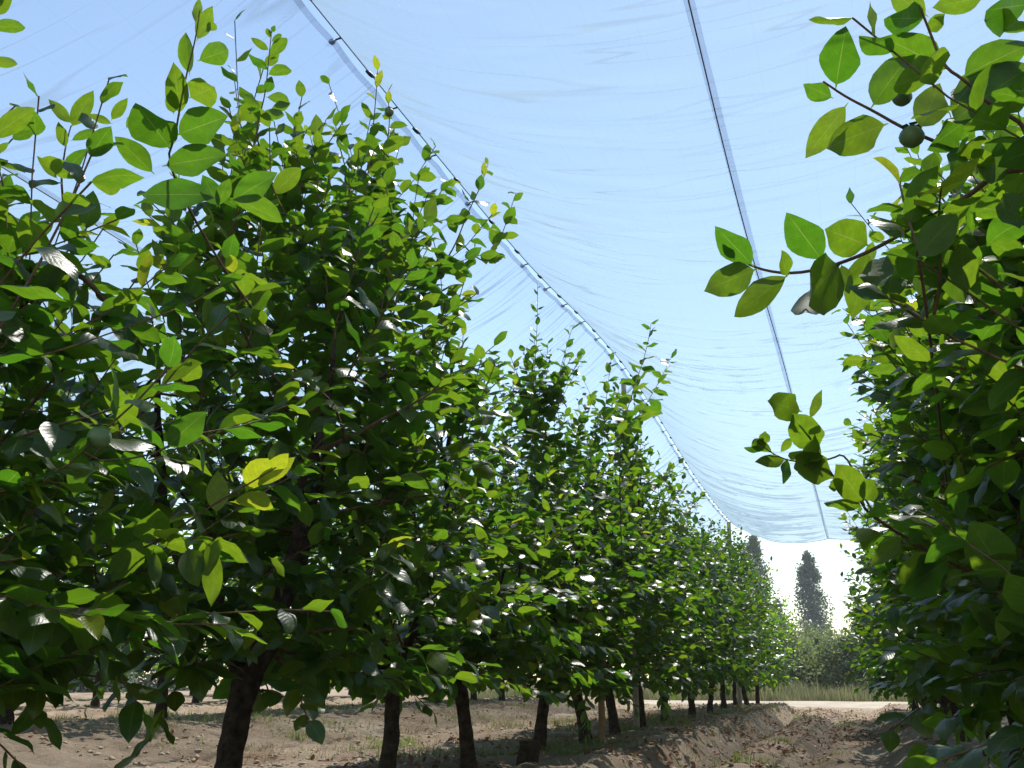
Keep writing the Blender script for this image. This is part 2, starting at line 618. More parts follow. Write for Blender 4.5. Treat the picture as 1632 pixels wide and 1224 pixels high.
net_panel('hail_net', A0, B0, 'pale wrinkled hail net between the clipped post cable and the valley seam over the alley', 0.0, 40)
net_panel('hail_net', A0, A0 - (B0 - A0), 'smooth blue-looking hail net left of the clipped cable, above the left tree row', GAP, 50, True, 0.6)
net_panel('hail_net', A0 + PER, B0, 'hail net right of the valley seam, rising over the right tree row', GAP, 60)
net_panel('hail_net', A0 - PER, B0 - PER, 'hail net seen beyond the thin far cord in the upper left corner', 0.0, 70, False)
net_panel('hail_net', A0 - PER, B0 - 2 * PER, 'farthest left hail net seen only through the left tree crowns', GAP, 80, False)
net_panel('hail_net', A0 + PER, B0 + PER, 'hail net on the far side of the right tree row', 0.0, 90, False)

yy = np.linspace(NET_Y0, NET_Y1, 200)


def clip_mesh():
    g = Geo()
    an = np.linspace(0, 2 * np.pi, 9)[:-1]
    # button: a lens-shaped disc
    prof = [(0.0, 0.012), (0.014, 0.010), (0.020, 0.0), (0.014, -0.010), (0.0, -0.012)]
    V = []
    for r_, z_ in prof:
        for a in an:
            V.append((r_ * math.cos(a) - 0.052, r_ * math.sin(a), z_ - 0.012))
    Q = [(i * 8 + j, i * 8 + (j + 1) % 8, (i + 1) * 8 + (j + 1) % 8, (i + 1) * 8 + j) for i in range(4) for j in range(8)]
    g.add(V, Q)
    g.tube([(-0.048, 0, -0.012), (-0.025, 0, -0.004), (0.0, 0, 0.0)], [0.005, 0.005, 0.006], 5)
    return g.mesh('net_clip', M_CLIP)


def hook_mesh():
    g = Geo()
    g.tube([(-0.006, -0.035, -0.004), (0.0, -0.012, -0.006), (0.004, 0.012, -0.006), (0.008, 0.035, -0.002)], [0.008, 0.012, 0.012, 0.008], 6)
    return g.mesh('net_clip', M_CLIP)


ME_CLIP, ME_HOOK = clip_mesh(), hook_mesh()
for k, (xc, lab) in enumerate([(A0, 'dark post cable with black plastic clips above the left tree row'),
                               (A0 - PER, 'far left post cable with clips, behind the left tree crowns'),
                               (A0 + PER, 'post cable with clips above the right tree row')]):
    g = Geo()
    g.tube(np.stack([yy * 0 + xc, yy, zA_s(yy)], -1), 0.0042, 6)
    root = obj('post_cable', g.mesh('post_cable', M_CABLE), label=lab, cat='cable', group='cables over the rows')
    y = 2.55
    n = 0
    while y < NET_Y1 - 0.1:
        c = obj('net_clip', ME_CLIP if n % 2 == 0 else ME_HOOK, root, (xc, y, float(zA_s(y))))
        y += 0.31 * random.uniform(0.85, 1.15)
        n += 1
for xc, lab in [(B0, 'thin dark valley cord running up the seam between two nets over the alley'),
                (B0 - PER, 'thin valley cord crossing the upper left corner'),
                (B0 + PER, 'thin valley cord beyond the right tree row')]:
    g = Geo()
    g.tube(np.stack([yy * 0 + xc + 0.012 * np.sin(yy * 0.9), yy, zB(yy) - 0.010], -1), 0.0032, 6)
    obj('valley_cord', g.mesh('valley_cord', M_CABLE), label=lab, cat='cord', group='cords in the net valleys')


def post(name, x, y, top, r0, mat, label, lean=(0, 0), group=None):
    z0 = float(gz(x, y)) - 0.15
    g = Geo()
    t = np.linspace(0, 1, 9)
    P = np.stack([x + lean[0] * t, y + lean[1] * t, z0 + (top - z0) * t], -1)
    P[1:-1, :2] += rng.normal(0, 0.004, (7, 2))
    g.tube(P, r0 * (1 - 0.12 * t), 10, wob=0.05)
    root = obj(name, g.mesh(name, mat), label=label, cat='post', group=group)
    return root


post('net_post', A0, 10.6, float(zA(10.6)) - 0.16, 0.032, M_GREYWOOD, 'tall grey wooden net post standing among the left row of crowns', (-0.02, 0), 'net posts')
post('net_post', A0, 19.9, float(zA(19.9)) - 0.06, 0.045, M_GREYWOOD, 'far net post at the end of the left row', (0, 0), 'net posts')
post('net_post', ROW_R + 0.25, 20.0, float(zA(20)) - 0.3, 0.045, M_GREYWOOD, 'far net post at the end of the right row', (0, 0), 'net posts')
post('tree_stake', -2.12, 8.55, 1.25, 0.030, M_WOOD, 'yellowish wooden stake beside a trunk in the left row', (0.05, 0), None)

# ------------------------------------------------------------------ leaves
ROWS = np.array([-0.09, 0.0, 0.06, 0.14, 0.25, 0.38, 0.52, 0.66, 0.78, 0.87, 0.94, 0.975, 1.0])
HW = np.array([0.012, 0.03, 0.17, 0.31, 0.43, 0.495, 0.495, 0.43, 0.32, 0.20, 0.095, 0.04, 0.006])


def leaf_variant(wr, fold, curl, wave, twist, low=False, seed=0):
    g = np.random.default_rng(seed)
    if low:
        rows, hw = np.array([0.0, 0.14, 0.42, 0.72, 0.90, 1.0]), np.array([0.02, 0.31, 0.50, 0.40, 0.17, 0.006])
        cols = np.array([-1.0, 0, 1.0])
    else:
        rows, hw = ROWS, HW
        cols = np.array([-1.0, 0, 1.0])
    V, UV = [], []
    ph = g.uniform(0, 6.28)
    for r_, h in zip(rows, hw):
        th = curl * max(r_, 0)
        yc = math.sin(th) / curl if abs(curl) > 1e-3 else max(r_, 0)
        zc = -(1 - math.cos(th)) / curl if abs(curl) > 1e-3 else 0
        if r_ < 0:
            yc, zc = r_, 0.01
        nz, nyv = math.cos(th), math.sin(th)
        tw = twist * max(r_, 0)
        for c in cols:
            w = h * wr * (1 + 0.035 * g.uniform(-1, 1))
            lat = c * w
            up = abs(c) * w * math.tan(fold) * (1.0 if abs(c) < 0.9 else 0.85) + wave * w * abs(c) * math.sin(ph + r_ * 9 + (1.3 if c > 0 else 0))
            lx = lat * math.cos(tw) - up * math.sin(tw)
            lz = lat * math.sin(tw) + up * math.cos(tw)
            V.append((lx, yc + lz * nyv, zc + lz * nz))
            UV.append(((c + 1) / 2, max(r_, 0)))
    k, n = len(cols), len(rows)
    Q = [(i * k + j, i * k + j + 1, (i + 1) * k + j + 1, (i + 1) * k + j) for i in range(n - 1) for j in range(k - 1)]
    return np.array(V), np.array(Q), np.array(UV)


NVAR, NYOUNG = 18, 4
HI, LO, TINT, ME_LEAF, CURL = [], [], [], [], []
vr = np.random.default_rng(77)
for i in range(NVAR + NYOUNG):
    young = i >= NVAR
    a = (vr.uniform(0.50, 0.62), vr.choice([vr.uniform(0.05, 0.5), vr.uniform(-0.4, -0.05)], p=[0.6, 0.4]), vr.uniform(0.1, 1.15), vr.uniform(0.04, 0.22), vr.uniform(-0.4, 0.4))
    if young:
        a = (vr.uniform(0.42, 0.5), vr.uniform(0.2, 0.6), vr.uniform(-0.2, 0.6), 0.1, vr.uniform(-0.2, 0.2))
    CURL.append(a[2])
    HI.append(leaf_variant(*a, low=False, seed=100 + i))
    LO.append(leaf_variant(*a, low=True, seed=100 + i))
    t = vr.uniform(0.82, 1.0) if young else float(np.clip(vr.beta(1.6, 2.4) * 0.62, 0, 0.6))
    TINT.append(t)
    V, Q, UV = HI[-1]
    ME_LEAF.append(mesh_np('leaf', V, Q, M_LEAF, uv=UV, attrs={'tint': np.full(len(V), t)}))
TINT = np.array(TINT)


def frames(d, n):
    """rotation matrices (m,3,3), columns x, y, z: y along the blade, z its upper side"""
    y = unit(d)
    z = n - y * np.sum(n * y, -1, keepdims=True)
    bad = np.linalg.norm(z, axis=-1) < 1e-3
    z[bad] = np.cross(y[bad], [1.0, 0.1, 0])
    z = unit(z)
    x = np.cross(y, z)
    return np.stack([x, y, z], -1)


class Leaves:
    def __init__(s):
        s.P, s.M, s.L, s.W, s.K, s.H = [], [], [], [], [], []

    def add(s, P, D, Nn, Ln, W, K, hero=False):
        P = np.atleast_2d(P)
        s.P.append(P)
        s.M.append(frames(np.atleast_2d(D), np.atleast_2d(Nn).copy()))
        s.L.append(np.atleast_1d(Ln).astype(float))
        s.W.append(np.broadcast_to(np.atleast_1d(W), (len(P),)).astype(float))
        s.K.append(np.atleast_1d(K).astype(int))
        s.H.append(np.full(len(P), hero))

    def done(s):
        s.P, s.M, s.L, s.W, s.K, s.H = (np.concatenate(a) for a in (s.P, s.M, s.L, s.W, s.K, s.H))


def shoot_leaves(LV, P, n, l0, l1, start=0.25, young=0.0, hero=False, up=0.0):
    """leaves set alternately along a stem polyline"""
    P = np.asarray(P, float)
    seg = np.linalg.norm(np.diff(P, axis=0), axis=1)
    cs = np.concatenate([[0], np.cumsum(seg)])
    t = np.linspace(start, 1.0, n) + rng.normal(0, 0.012, n)
    t = np.clip(t, 0, 1)
    s = t * cs[-1]
    B = np.stack([np.interp(s, cs, P[:, k]) for k in range(3)], -1)
    e = np.minimum(s + 0.02, cs[-1])
    b = np.maximum(s - 0.02, 0)
    T = unit(np.stack([np.interp(e, cs, P[:, k]) - np.interp(b, cs, P[:, k]) for k in range(3)], -1))
    az0 = rng.uniform(0, 6.28)
    az = az0 + np.arange(n) * 2.4 + rng.normal(0, 0.35, n)
    ref = np.where(np.abs(T[:, 2:3]) < 0.85, [[0, 0, 1.0]], [[1.0, 0.2, 0]])
    a = unit(np.cross(T, ref))
    c = np.cross(T, a)
    rad = np.cos(az)[:, None] * a + np.sin(az)[:, None] * c
    # stems that lean hold their leaves to both sides rather than above and below
    flat = np.clip(1 - np.abs(T[:, 2:3]), 0, 1)
    rad = unit(rad * (1 - 0.45 * flat) + flat * 0.9 * a * np.sign(np.cos(az))[:, None])
    tipness = ((t - start) / max(1e-6, 1 - start))
    fwd = 0.62 + 0.65 * tipness[:, None] ** 3
    D = unit(T * fwd + rad * 0.85 + np.array([0, 0, -0.16 + up]) * (1 - 0.9 * tipness[:, None] ** 2) + rng.normal(0, 0.16, (n, 3)))
    Nn = np.array([0, 0, 1.0]) + T * 0.35 + rng.normal(0, 0.33, (n, 3))
    Ln = (l0 * (1 - tipness) + l1 * tipness) * rng.uniform(0.8, 1.15, n)
    Ln = np.where(t < start + 0.12, Ln * 0.8, Ln)
    K = rng.integers(0, NVAR, n)
    yn = (tipness > 0.72) & (rng.uniform(0, 1, n) < young)
    K = np.where(yn, NVAR + rng.integers(0, NYOUNG, n), K)
    LV.add(B, D, Nn, Ln, rng.uniform(0.88, 1.12, n), K, hero)


# ------------------------------------------------------------------ persimmon trees
PROF_T = [0, 0.12, 0.35, 0.6, 0.82, 1.0]
PROF_R = [0.55, 0.92, 1.0, 0.86, 0.58, 0.15]


class Tree:
    def __init__(s, x, y, H, Rx, Ry, n, label, lean=(0, 0), r0=0.06, fork=0.6, zlo=0.5, far=False, shift=0.0, shifty=0.0, group=None, limbs=3, young=0.04):
        s.x, s.y, s.H, s.far, s.label, s.group = x, y, H, far, label, group
        s.z0 = float(gz_base(x, y))
        s.leaves = Leaves()
        s.twig = Geo()
        s.limb_geo = []
        s.fruit = []
        s.hero_stems = []
        L = rng
        k = 8 if not far else 6
        # trunk
        tp = np.linspace(0, 1, 15)
        fx, fy = x + lean[0], y + lean[1]
        P = np.stack([x + (fx - x) * tp ** 1.3, y + (fy - y) * tp ** 1.3, s.z0 - 0.12 + (fork + 0.12) * tp], -1)
        P[1:-1, :2] += 0.6 * np.cumsum(L.normal(0, 0.006, (13, 2)), 0) * np.sin(np.pi * tp[1:-1])[:, None]
        rr = r0 * np.interp(tp, np.linspace(0, 1, 7), [1.8, 1.38, 1.08, 0.98, 0.95, 1.0, 1.08])
        g = Geo()
        g.tube(P, rr, 12 if not far else 7, wob=0.10)
        s.trunk = g
        top = P[-1]
        nodes, rads = [], []
        # scaffold limbs
        a0 = L.uniform(0, 6.28)
        for i in range(limbs):
            az = a0 + i * 6.283 / limbs + L.normal(0, 0.3)
            reach = 0.55 if limbs > 1 else 0.1
            e = np.array([x + shift * 0.6 + math.cos(az) * Rx * reach, y + shifty * 0.8 + math.sin(az) * Ry * reach, s.z0 + H * L.uniform(0.62, 0.85)])
            c = top + np.array([math.cos(az) * Rx * 0.55, math.sin(az) * Ry * 0.55, 0.30 * (H - fork)])
            t = np.linspace(0, 1, 10)[:, None]
            Q = (1 - t) ** 2 * (top - [0, 0, 0.05]) + 2 * t * (1 - t) * c + t ** 2 * e
            Q[2:, :] += np.cumsum(L.normal(0, 0.016, (8, 3)), 0)
            r = r0 * (0.55 * (1 - t[:, 0]) ** 0.8 + 0.10)
            gg = Geo()
            gg.tube(Q, r, k, wob=0.06)
            s.limb_geo.append(gg)
            nodes += list(Q[1:])
            rads += list(r[1:])
        s.nodes, s.rads = nodes, rads
        # targets through the crown volume
        zl, zh = s.z0 + zlo, s.z0 + H
        tt = L.beta(1.15, 1.25, n)
        rp = np.interp(tt, PROF_T, PROF_R)
        az = L.uniform(0, 6.28, n)
        q = L.uniform(0.05, 1, n) ** 0.42
        lump = 1 + 0.26 * np.sin(az * 3 + tt * 5 + a0)
        T = np.stack([x + shift * np.sin(np.pi * tt) + np.cos(az) * Rx * rp * q * lump, y + shifty * np.minimum(1, tt * 3) + np.sin(az) * Ry * rp * q * lump, zl + tt * (zh - zl)], -1)
        ax = np.stack([np.full(n, x), np.full(n, y), T[:, 2] * 0 + s.z0 + 1.0], -1)
        order = np.argsort(np.min(np.linalg.norm(T[:, None] - np.array(nodes)[None], axis=2), axis=1))
        for j in order:
            tg = T[j]
            s.branch(tg, tt[j], young)

    def nearest(s, p):
        A = np.array(s.nodes)
        d = A - p
        dist = np.linalg.norm(d * [1.5, 1.5, 1.0], axis=1) + np.where(A[:, 2] > p[2] + 0.05, 0.35, 0) + np.maximum(0, 0.012 - np.array(s.rads)) * 12
        i = int(np.argmin(dist))
        return A[i], s.rads[i]

    def branch(s, tg, h, young):
        if np.linalg.norm(tg - CO) < 2.1:
            return
        b, rb = s.nearest(tg)
        out = unit(np.array([tg[0] - s.x, tg[1] - s.y, 0.0])) * (1 - h) ** 0.5
        upv = np.array([0, 0, 1.0])
        ln = np.linalg.norm(tg - b)
        d = unit(unit(tg - b) * 0.7 + out * 0.5 + upv * (0.15 + 1.1 * h ** 2) + rng.normal(0, 0.22, 3))
        sl = rng.uniform(0.20, 0.36) * (1.0 + 0.5 * h) * (1.5 if rng.uniform() < 0.15 else 1.0)
        c = tg - d * min(ln * 0.5, 0.3)
        t = np.linspace(0, 1, 5)[:, None]
        P1 = (1 - t) ** 2 * b + 2 * t * (1 - t) * c + t ** 2 * tg
        t2 = np.linspace(0, 1, 4)[1:, None]
        droop = np.array([0, 0, -0.05 * (1 - h)])
        P2 = tg + d * sl * t2 + droop * t2 ** 2 + upv * 0.05 * h * t2 ** 2
        P = np.vstack([P1, P2])
        tip = P[-1]
        if tip[2] + 0.06 > float(net_z(tip[0], tip[1])) or np.any(np.linalg.norm(P - CO, axis=1) < 1.95) or (-1.2 < tip[0] < 0.04 + 0.012 * max(0, 6 - tip[1]) - 0.05 * min(6, max(0, tip[1] - 9))):
            return
        P[2:-1] += rng.normal(0, 0.007, (len(P) - 3, 3))
        P[:, 2] = np.minimum(P[:, 2], net_z(P[:, 0], P[:, 1]) - 0.20 + 0.01 * np.arange(len(P)))      # tips bend below the net
        r = np.linspace(min(rb * 0.7, 0.010 + 0.006 * ln), 0.0022, len(P))
        s.twig.tube(P, r, 5 if not s.far else 3, cap=False)
        s.nodes += list(P[2:6])
        s.rads += list(r[2:6])
        n = rng.integers(9, 15)
        tot = ln + sl
        st = max(0.12, 1 - (sl + 0.22) / tot)
        shoot_leaves(s.leaves, P, n, 0.160, 0.096 - 0.02 * h, st, young)

    def stem(s, P, r0, r1, attach=True):
        P = np.asarray(P, float)
        if attach:
            b, rb = s.nearest(P[0])
            m = (b + P[0]) / 2 + np.array([0, 0, -0.03])
            P = np.vstack([b, m, P])
        for _ in range(2):
            Q = np.empty((2 * len(P), 3))
            Q[0], Q[-1] = P[0], P[-1]
            Q[1:-1:2] = 0.75 * P[:-1] + 0.25 * P[1:]
            Q[2:-1:2] = 0.25 * P[:-1] + 0.75 * P[1:]
            P = Q
        r0, r1 = r0 * 0.75, r1 * 0.8
        s.twig.tube(P, np.linspace(r0, r1, len(P)), 6)
        s.nodes += list(P[1:-1])
        s.rads += [r0] * (len(P) - 2)


TREES = []


def tree(*a, **k):
    t = Tree(*a, **k)
    TREES.append(t)
    return t


GL, GR, G2, G3 = 'persimmon trees of the left row', 'persimmon trees of the right row', 'persimmon trees of the second row', 'persimmon trees of the third row'
# left row: y, height, Rx, Ry, targets
left = [(1.70, 1.62, 0.82, 0.72, 135, 'nearest persimmon tree of the left row, its limbs entering at the left edge'),
        (3.30, 2.40, 0.82, 0.80, 150, 'big persimmon tree with the thick leaning trunk at lower left'),
        (4.72, 2.85, 0.70, 0.58, 150, 'tall persimmon tree whose leafy tops cross the clipped cable'),
        (5.77, 1.62, 0.72, 0.66, 85, 'lower persimmon tree beneath the open sky gap in the left row'),
        (7.25, 2.72, 0.58, 0.46, 120, 'persimmon tree with a single slim upright leader against the sky'),
        (8.45, 2.20, 0.70, 0.62, 100, 'persimmon tree beside the yellowish wooden stake'),
        (9.55, 2.95, 0.75, 0.66, 110, 'persimmon tree leaning out to the right, its top crossing the cable'),
        (10.9, 2.45, 0.75, 0.75, 100, 'persimmon tree hiding the foot of the grey net post'),
        (12.4, 2.3, 0.75, 0.75, 95, 'middle persimmon tree of the left row just beyond the grey net post'),
        (14.1, 2.4, 0.78, 0.80, 95, 'persimmon tree of the left row below the lowest stretch of clipped cable'),
        (15.9, 2.55, 0.80, 0.85, 95, 'persimmon tree of the left row, fifth from its far end'),
        (17.6, 2.6, 0.80, 0.85, 95, 'persimmon tree of the left row, fourth from its far end'),
        (19.3, 3.0, 0.80, 0.85, 95, 'persimmon tree of the left row at the far net post'),
        (21.0, 2.5, 0.92, 0.85, 100, 'second last persimmon tree at the far end of the left row'),
        (22.8, 2.15, 0.98, 0.80, 100, 'last persimmon tree of the left row beside the pale track')]
LT = []
for i, (y, H, Rx, Ry, n, lab) in enumerate(left):
    lean = (rng.normal(0, 0.05), rng.normal(0, 0.06))
    r0 = rng.uniform(0.038, 0.048)
    if i == 1:
        lean, r0 = (0.03, 0.10), 0.050
    LT.append(tree(ROW_L + rng.normal(0, 0.03), y, H, Rx, Ry, int(n * (1.55 if i < 3 else 1.8)), lab, lean=lean, r0=r0, fork=rng.uniform(0.5, 0.62), zlo=0.46, far=y > 11, group=GL, limbs=3 if i != 1 else 4, shifty=-0.50 if i == 2 else 0.0, shift=0.12 if i == 1 else 0.0))
right = [(1.95, 1.42, 0.62, 0.6, 120, 'nearest persimmon tree of the right row whose big leaves overhang at upper right'),
         (3.3, 1.90, 0.66, 0.65, 165, 'second persimmon tree of the right row with the bright arching shoot'),
         (4.7, 2.55, 0.68, 0.7, 160, 'third persimmon tree of the right row, dense and dark'),
         (6.2, 2.85, 0.66, 0.7, 120, 'fourth persimmon tree of the right row'),
         (7.8, 2.9, 0.66, 0.75, 110, 'fifth persimmon tree of the right row'),
         (9.3, 2.8, 0.68, 0.75, 100, 'sixth persimmon tree of the right row'),
         (10.9, 2.7, 0.70, 0.75, 90, 'seventh persimmon tree of the right row'),
         (12.4, 2.5, 0.74, 0.75, 90, 'eighth persimmon tree of the right row'),
         (13.9, 2.3, 0.98, 0.75, 95, 'ninth persimmon tree of the right row, reaching low over the alley'),
         (15.6, 2.1, 1.05, 0.8, 95, 'tenth persimmon tree of the right row'),
         (17.4, 2.1, 1.08, 0.8, 90, 'last persimmon tree of the right row')]
RT = []
for i, (y, H, Rx, Ry, n, lab) in enumerate(right):
    RT.append(tree(ROW_R + rng.normal(0, 0.03), y, H, Rx, Ry, int(n * 2.0), lab, lean=(rng.normal(0, 0.04), rng.normal(0, 0.05)), r0=rng.uniform(0.042, 0.052),
                   fork=0.55, zlo=0.40, far=y > 11, group=GR))
ORD = ['first', 'second', 'third', 'fourth', 'fifth', 'sixth', 'seventh', 'eighth', 'ninth', 'tenth', 'eleventh', 'twelfth']
for i in range(12):
    y = 3.2 + i * 1.62 + rng.normal(0, 0.12)
    tree(ROW_2 + rng.normal(0, 0.05), y, rng.uniform(2.6, 3.1), 0.85, 0.88, 125, ORD[i] + ' tree of the second row counting from the left edge, seen between left row trunks', lean=(rng.normal(0, .04), rng.normal(0, .04)),
         r0=rng.uniform(0.042, 0.052), fork=0.6, zlo=0.48, far=True, group=G2)
for i in range(11):
    y = 6.0 + i * 1.9 + rng.normal(0, 0.12)
    tree(ROW_3 + rng.normal(0, 0.05), y, rng.uniform(2.6, 3.0), 0.95, 1.02, 110, ORD[i] + ' tree of the third row counting from the left edge, far behind the left row', lean=(rng.normal(0, .04), rng.normal(0, .04)),
         r0=rng.uniform(0.042, 0.052), fork=0.6, zlo=0.5, far=True, group=G3)

for i in range(9):
    y = 9.5 + i * 2.3 + rng.normal(0, 0.15)
    tree(-13.6 + rng.normal(0, 0.05), y, rng.uniform(2.6, 3.0), 1.0, 1.25, 95, ORD[i] + ' tree of the fourth row counting from the left edge, in the far background', r0=0.05, fork=0.6, zlo=0.42, far=True, group='persimmon trees of the fourth row')


# ---- shoots and single leaves that the photograph shows one by one
def hero_stem(tr, pts, r0=0.006, r1=0.0025, attach=True):
    tr.stem([np.asarray(p) for p in pts], r0, r1, attach)


FLAT = [i for i in range(NVAR) if CURL[i] < 0.6]


def hero_leaf(tr, b, e, wr=1.0, tocam=0.75, upw=0.55, k=None, roll=0.0):
    """a blade from point b to point e, turned so that it shows its broad side"""
    b, e = np.asarray(b, float), np.asarray(e, float)
    d = e - b
    view = unit(b - CO)
    u = unit(d)
    n = unit(view - u * (view @ u)) * (tocam + 0.25) + np.array([0, 0, 1.0]) * upw * 0.55 + rng.normal(0, 0.14, 3) + np.cross(u, view) * roll
    kk = int(rng.choice(FLAT)) if k is None else k
    tr.leaves.add(b, d, n, np.linalg.norm(d), wr, kk, True)


def crop(ox, oy, s):
    return lambda x, y: (ox + x / s, oy + y / s)


# upper right branches of the nearest right-hand tree
C3 = crop(1000, 0, 1632 / 632)
C6 = crop(1088, 400, 3.0)
C8 = crop(1088, 816, 3.0)
C1 = crop(0, 0, 3.0)
C4 = crop(0, 400, 3.0)
C7 = crop(0, 800, 1631 / 565)


def pts(C, L, d0, d1):
    return [at_d(*C(x, y), d0 + (d1 - d0) * i / max(1, len(L) - 1)) for i, (x, y) in enumerate(L)]


t = RT[0]
hero_stem(t, [np.array([0.62, 1.9, 1.35])] + pts(C3, [(1640, 690), (1510, 715), (1440, 780), (1330, 850), (1210, 910), (1050, 1010), (880, 1085), (690, 1130), (540, 1110), (440, 1055)], 2.0, 2.15), 0.011, 0.0028)
hero_stem(t, pts(C3, [(1510, 715), (1440, 665), (1385, 635), (1250, 575), (1130, 525), (1010, 455), (900, 400), (805, 335)], 2.03, 2.0), 0.007, 0.0025, False)
hero_stem(t, pts(C3, [(1640, 520), (1560, 470), (1490, 430), (1390, 330), (1300, 275), (1240, 120), (1200, 20)], 1.95, 1.95), 0.007, 0.0025)


def H(tr, C, bx, by, tx, ty, db, dt, wr=1.0, **k):
    hero_leaf(tr, at_d(*C(bx, by), db), at_d(*C(tx, ty), dt), wr, **k)


for a in [(860, 345, 900, 95, 1.0), (838, 400, 725, 340, 1.25), (895, 440, 725, 655, 0.80), (1055, 515, 778, 612, 0.72), (1015, 428, 1165, 205, 0.85),
          (1300, 285, 1048, 345, 0.85), (1296, 275, 1048, 145, 1.0), (1215, 75, 1040, 75, 0.9), (1225, 60, 1080, -40, 1.1), (1460, -10, 1248, 30, 0.85),
          (1640, 20, 1450, 40, 1.0), (1390, 310, 1650, 175, 0.95), (1660, 270, 1285, 515, 0.85), (1210, 520, 1275, 365, 1.0), (1390, 500, 1215, 620, 1.0),
          (1262, 628, 1238, 733, 1.2), (1375, 612, 1300, 800, 0.75), (1530, 560, 1480, 780, 0.9), (1440, 470, 1390, 560, 0.9), (1632, 400, 1440, 490, 0.9),
          (1500, 430, 1395, 325, 0.9), (1600, 520, 1490, 650, 0.95), (1650, 600, 1545, 745, 0.9), (1450, 615, 1325, 560, 0.9), (1650, 370, 1490, 245, 0.8), (1540, 130, 1650, 50, 1.0),
          (1430, 330, 1340, 440, 0.95), (1560, 470, 1640, 330, 0.9), (1500, 715, 1420, 590, 0.8), (1600, 690, 1630, 560, 1.0), (1240, 130, 1330, 30, 0.8)]:
    H(t, C3, *a[:4], 2.02, 1.98 + rng.normal(0, 0.05), a[4])
for a in [(508, 1085, 358, 925, 0.9), (520, 1112, 300, 1198, 0.85), (795, 1062, 650, 868, 1.0), (985, 1008, 800, 935, 1.15), (1212, 890, 1140, 745, 1.1),
          (1330, 985, 1175, 1185, 1.1), (1190, 920, 1075, 930, 0.5), (1420, 960, 1410, 820, 0.45), (1480, 740, 1560, 600, 1.0), (1560, 800, 1640, 980, 1.0),
          (1420, 850, 1560, 870, 0.9), (1500, 1000, 1640, 1060, 1.0), (440, 1060, 390, 1000, 0.7)]:
    H(t, C3, *a[:4], 2.08, 2.05 + rng.normal(0, 0.05), a[4])
for a in [(490, 125, 215, 325, 0.66), (742, 70, 468, 315, 0.95), (610, 190, 572, 347, 0.8), (880, 10, 820, 322, 0.85), (760, 70, 800, 210, 0.9),
          (1010, 60, 970, 270, 0.8), (1250, 20, 1340, 265, 0.75), (1100, 40, 1170, 230, 0.8), (1330, 60, 1430, 245, 0.6), (1640, 0, 1560, 130, 1.0),
          (900, 40, 980, 200, 0.8), (1180, 20, 1230, 200, 0.9), (1060, 30, 960, 20, 0.8), (1420, 40, 1500, 190, 0.8), (1220, -20, 1330, -90, 0.9)]:
    H(t, C6, *a[:4], 2.1, 2.06 + rng.normal(0, 0.05), a[4])
H(t, C3, 655, 1132, 627, 1022, 2.1, 2.05, 0.8, k=2, roll=0.9)
t.fruit += [(at_d(*C3(1170, 562), 2.0), 0.024), (at_d(*C3(1265, 950), 2.08), 0.025), (at_d(*C3(1130, 400), 2.1), 0.02)]

# the bright arching shoot of the second right-hand tree, and its neighbours
t = RT[1]
hero_stem(t, pts(C8, [(1600, 420), (1440, 310), (1290, 250), (1130, 160), (980, 70), (880, 0)], 2.6, 2.35) + pts(C6, [(850, 1190), (770, 1140), (720, 1080), (640, 950), (600, 880), (560, 790)], 2.33, 2.25), 0.008, 0.0025)
for a in [(560, 765, 380, 710, 0.8), (612, 795, 660, 665, 0.75), (642, 945, 517, 755, 0.95), (662, 985, 488, 897, 0.7), (712, 1085, 495, 960, 0.75),
          (862, 1200, 712, 1000, 1.0), (850, 1218, 620, 1150, 0.6), (868, 1190, 960, 1030, 0.7), (640, 1020, 560, 935, 0.7), (760, 1130, 690, 1085, 0.8)]:
    H(t, C6, *a[:4], 2.3, 2.22 + rng.normal(0, 0.07), a[4] * 0.85, k=int(rng.choice([i for i in FLAT if TINT[i] > np.median(TINT[FLAT]) - 0.01])))
for a in [(1195, 205, 1008, 340, 0.9), (1262, 232, 1030, 392, 0.95), (950, 105, 800, 150, 0.7), (1040, 120, 890, 260, 0.7), (1130, 90, 1070, 150, 0.7), (1060, 30, 1140, -90, 0.9), (1290, 150, 1210, 60, 1.0),
          (1350, 250, 1480, 150, 0.8), (1420, 320, 1560, 260, 0.9), (1330, 280, 1230, 360, 0.8)]:
    H(t, C8, *a[:4], 2.45, 2.4 + rng.normal(0, 0.05), a[4])
hero_stem(t, pts(C6, [(780, 960), (700, 1000), (560, 1010), (480, 995), (400, 950), (355, 905)], 2.5, 2.45), 0.004, 0.0018)
for a in [(485, 1000, 333, 1005, 0.6), (425, 962, 312, 897, 0.6), (385, 948, 278, 935, 0.5), (390, 925, 388, 833, 0.8), (500, 1000, 475, 1120, 0.7), (540, 1010, 570, 1060, 0.8), (470, 960, 530, 885, 0.6), (380, 915, 345, 875, 0.6)]:
    H(t, C6, *a[:4], 2.48, 2.44, a[4])
hero_stem(t, pts(C6, [(1370, 1080), (1290, 930), (1240, 850), (1190, 700), (1150, 500), (1110, 350), (1065, 250)], 2.9, 2.8), 0.006, 0.002)
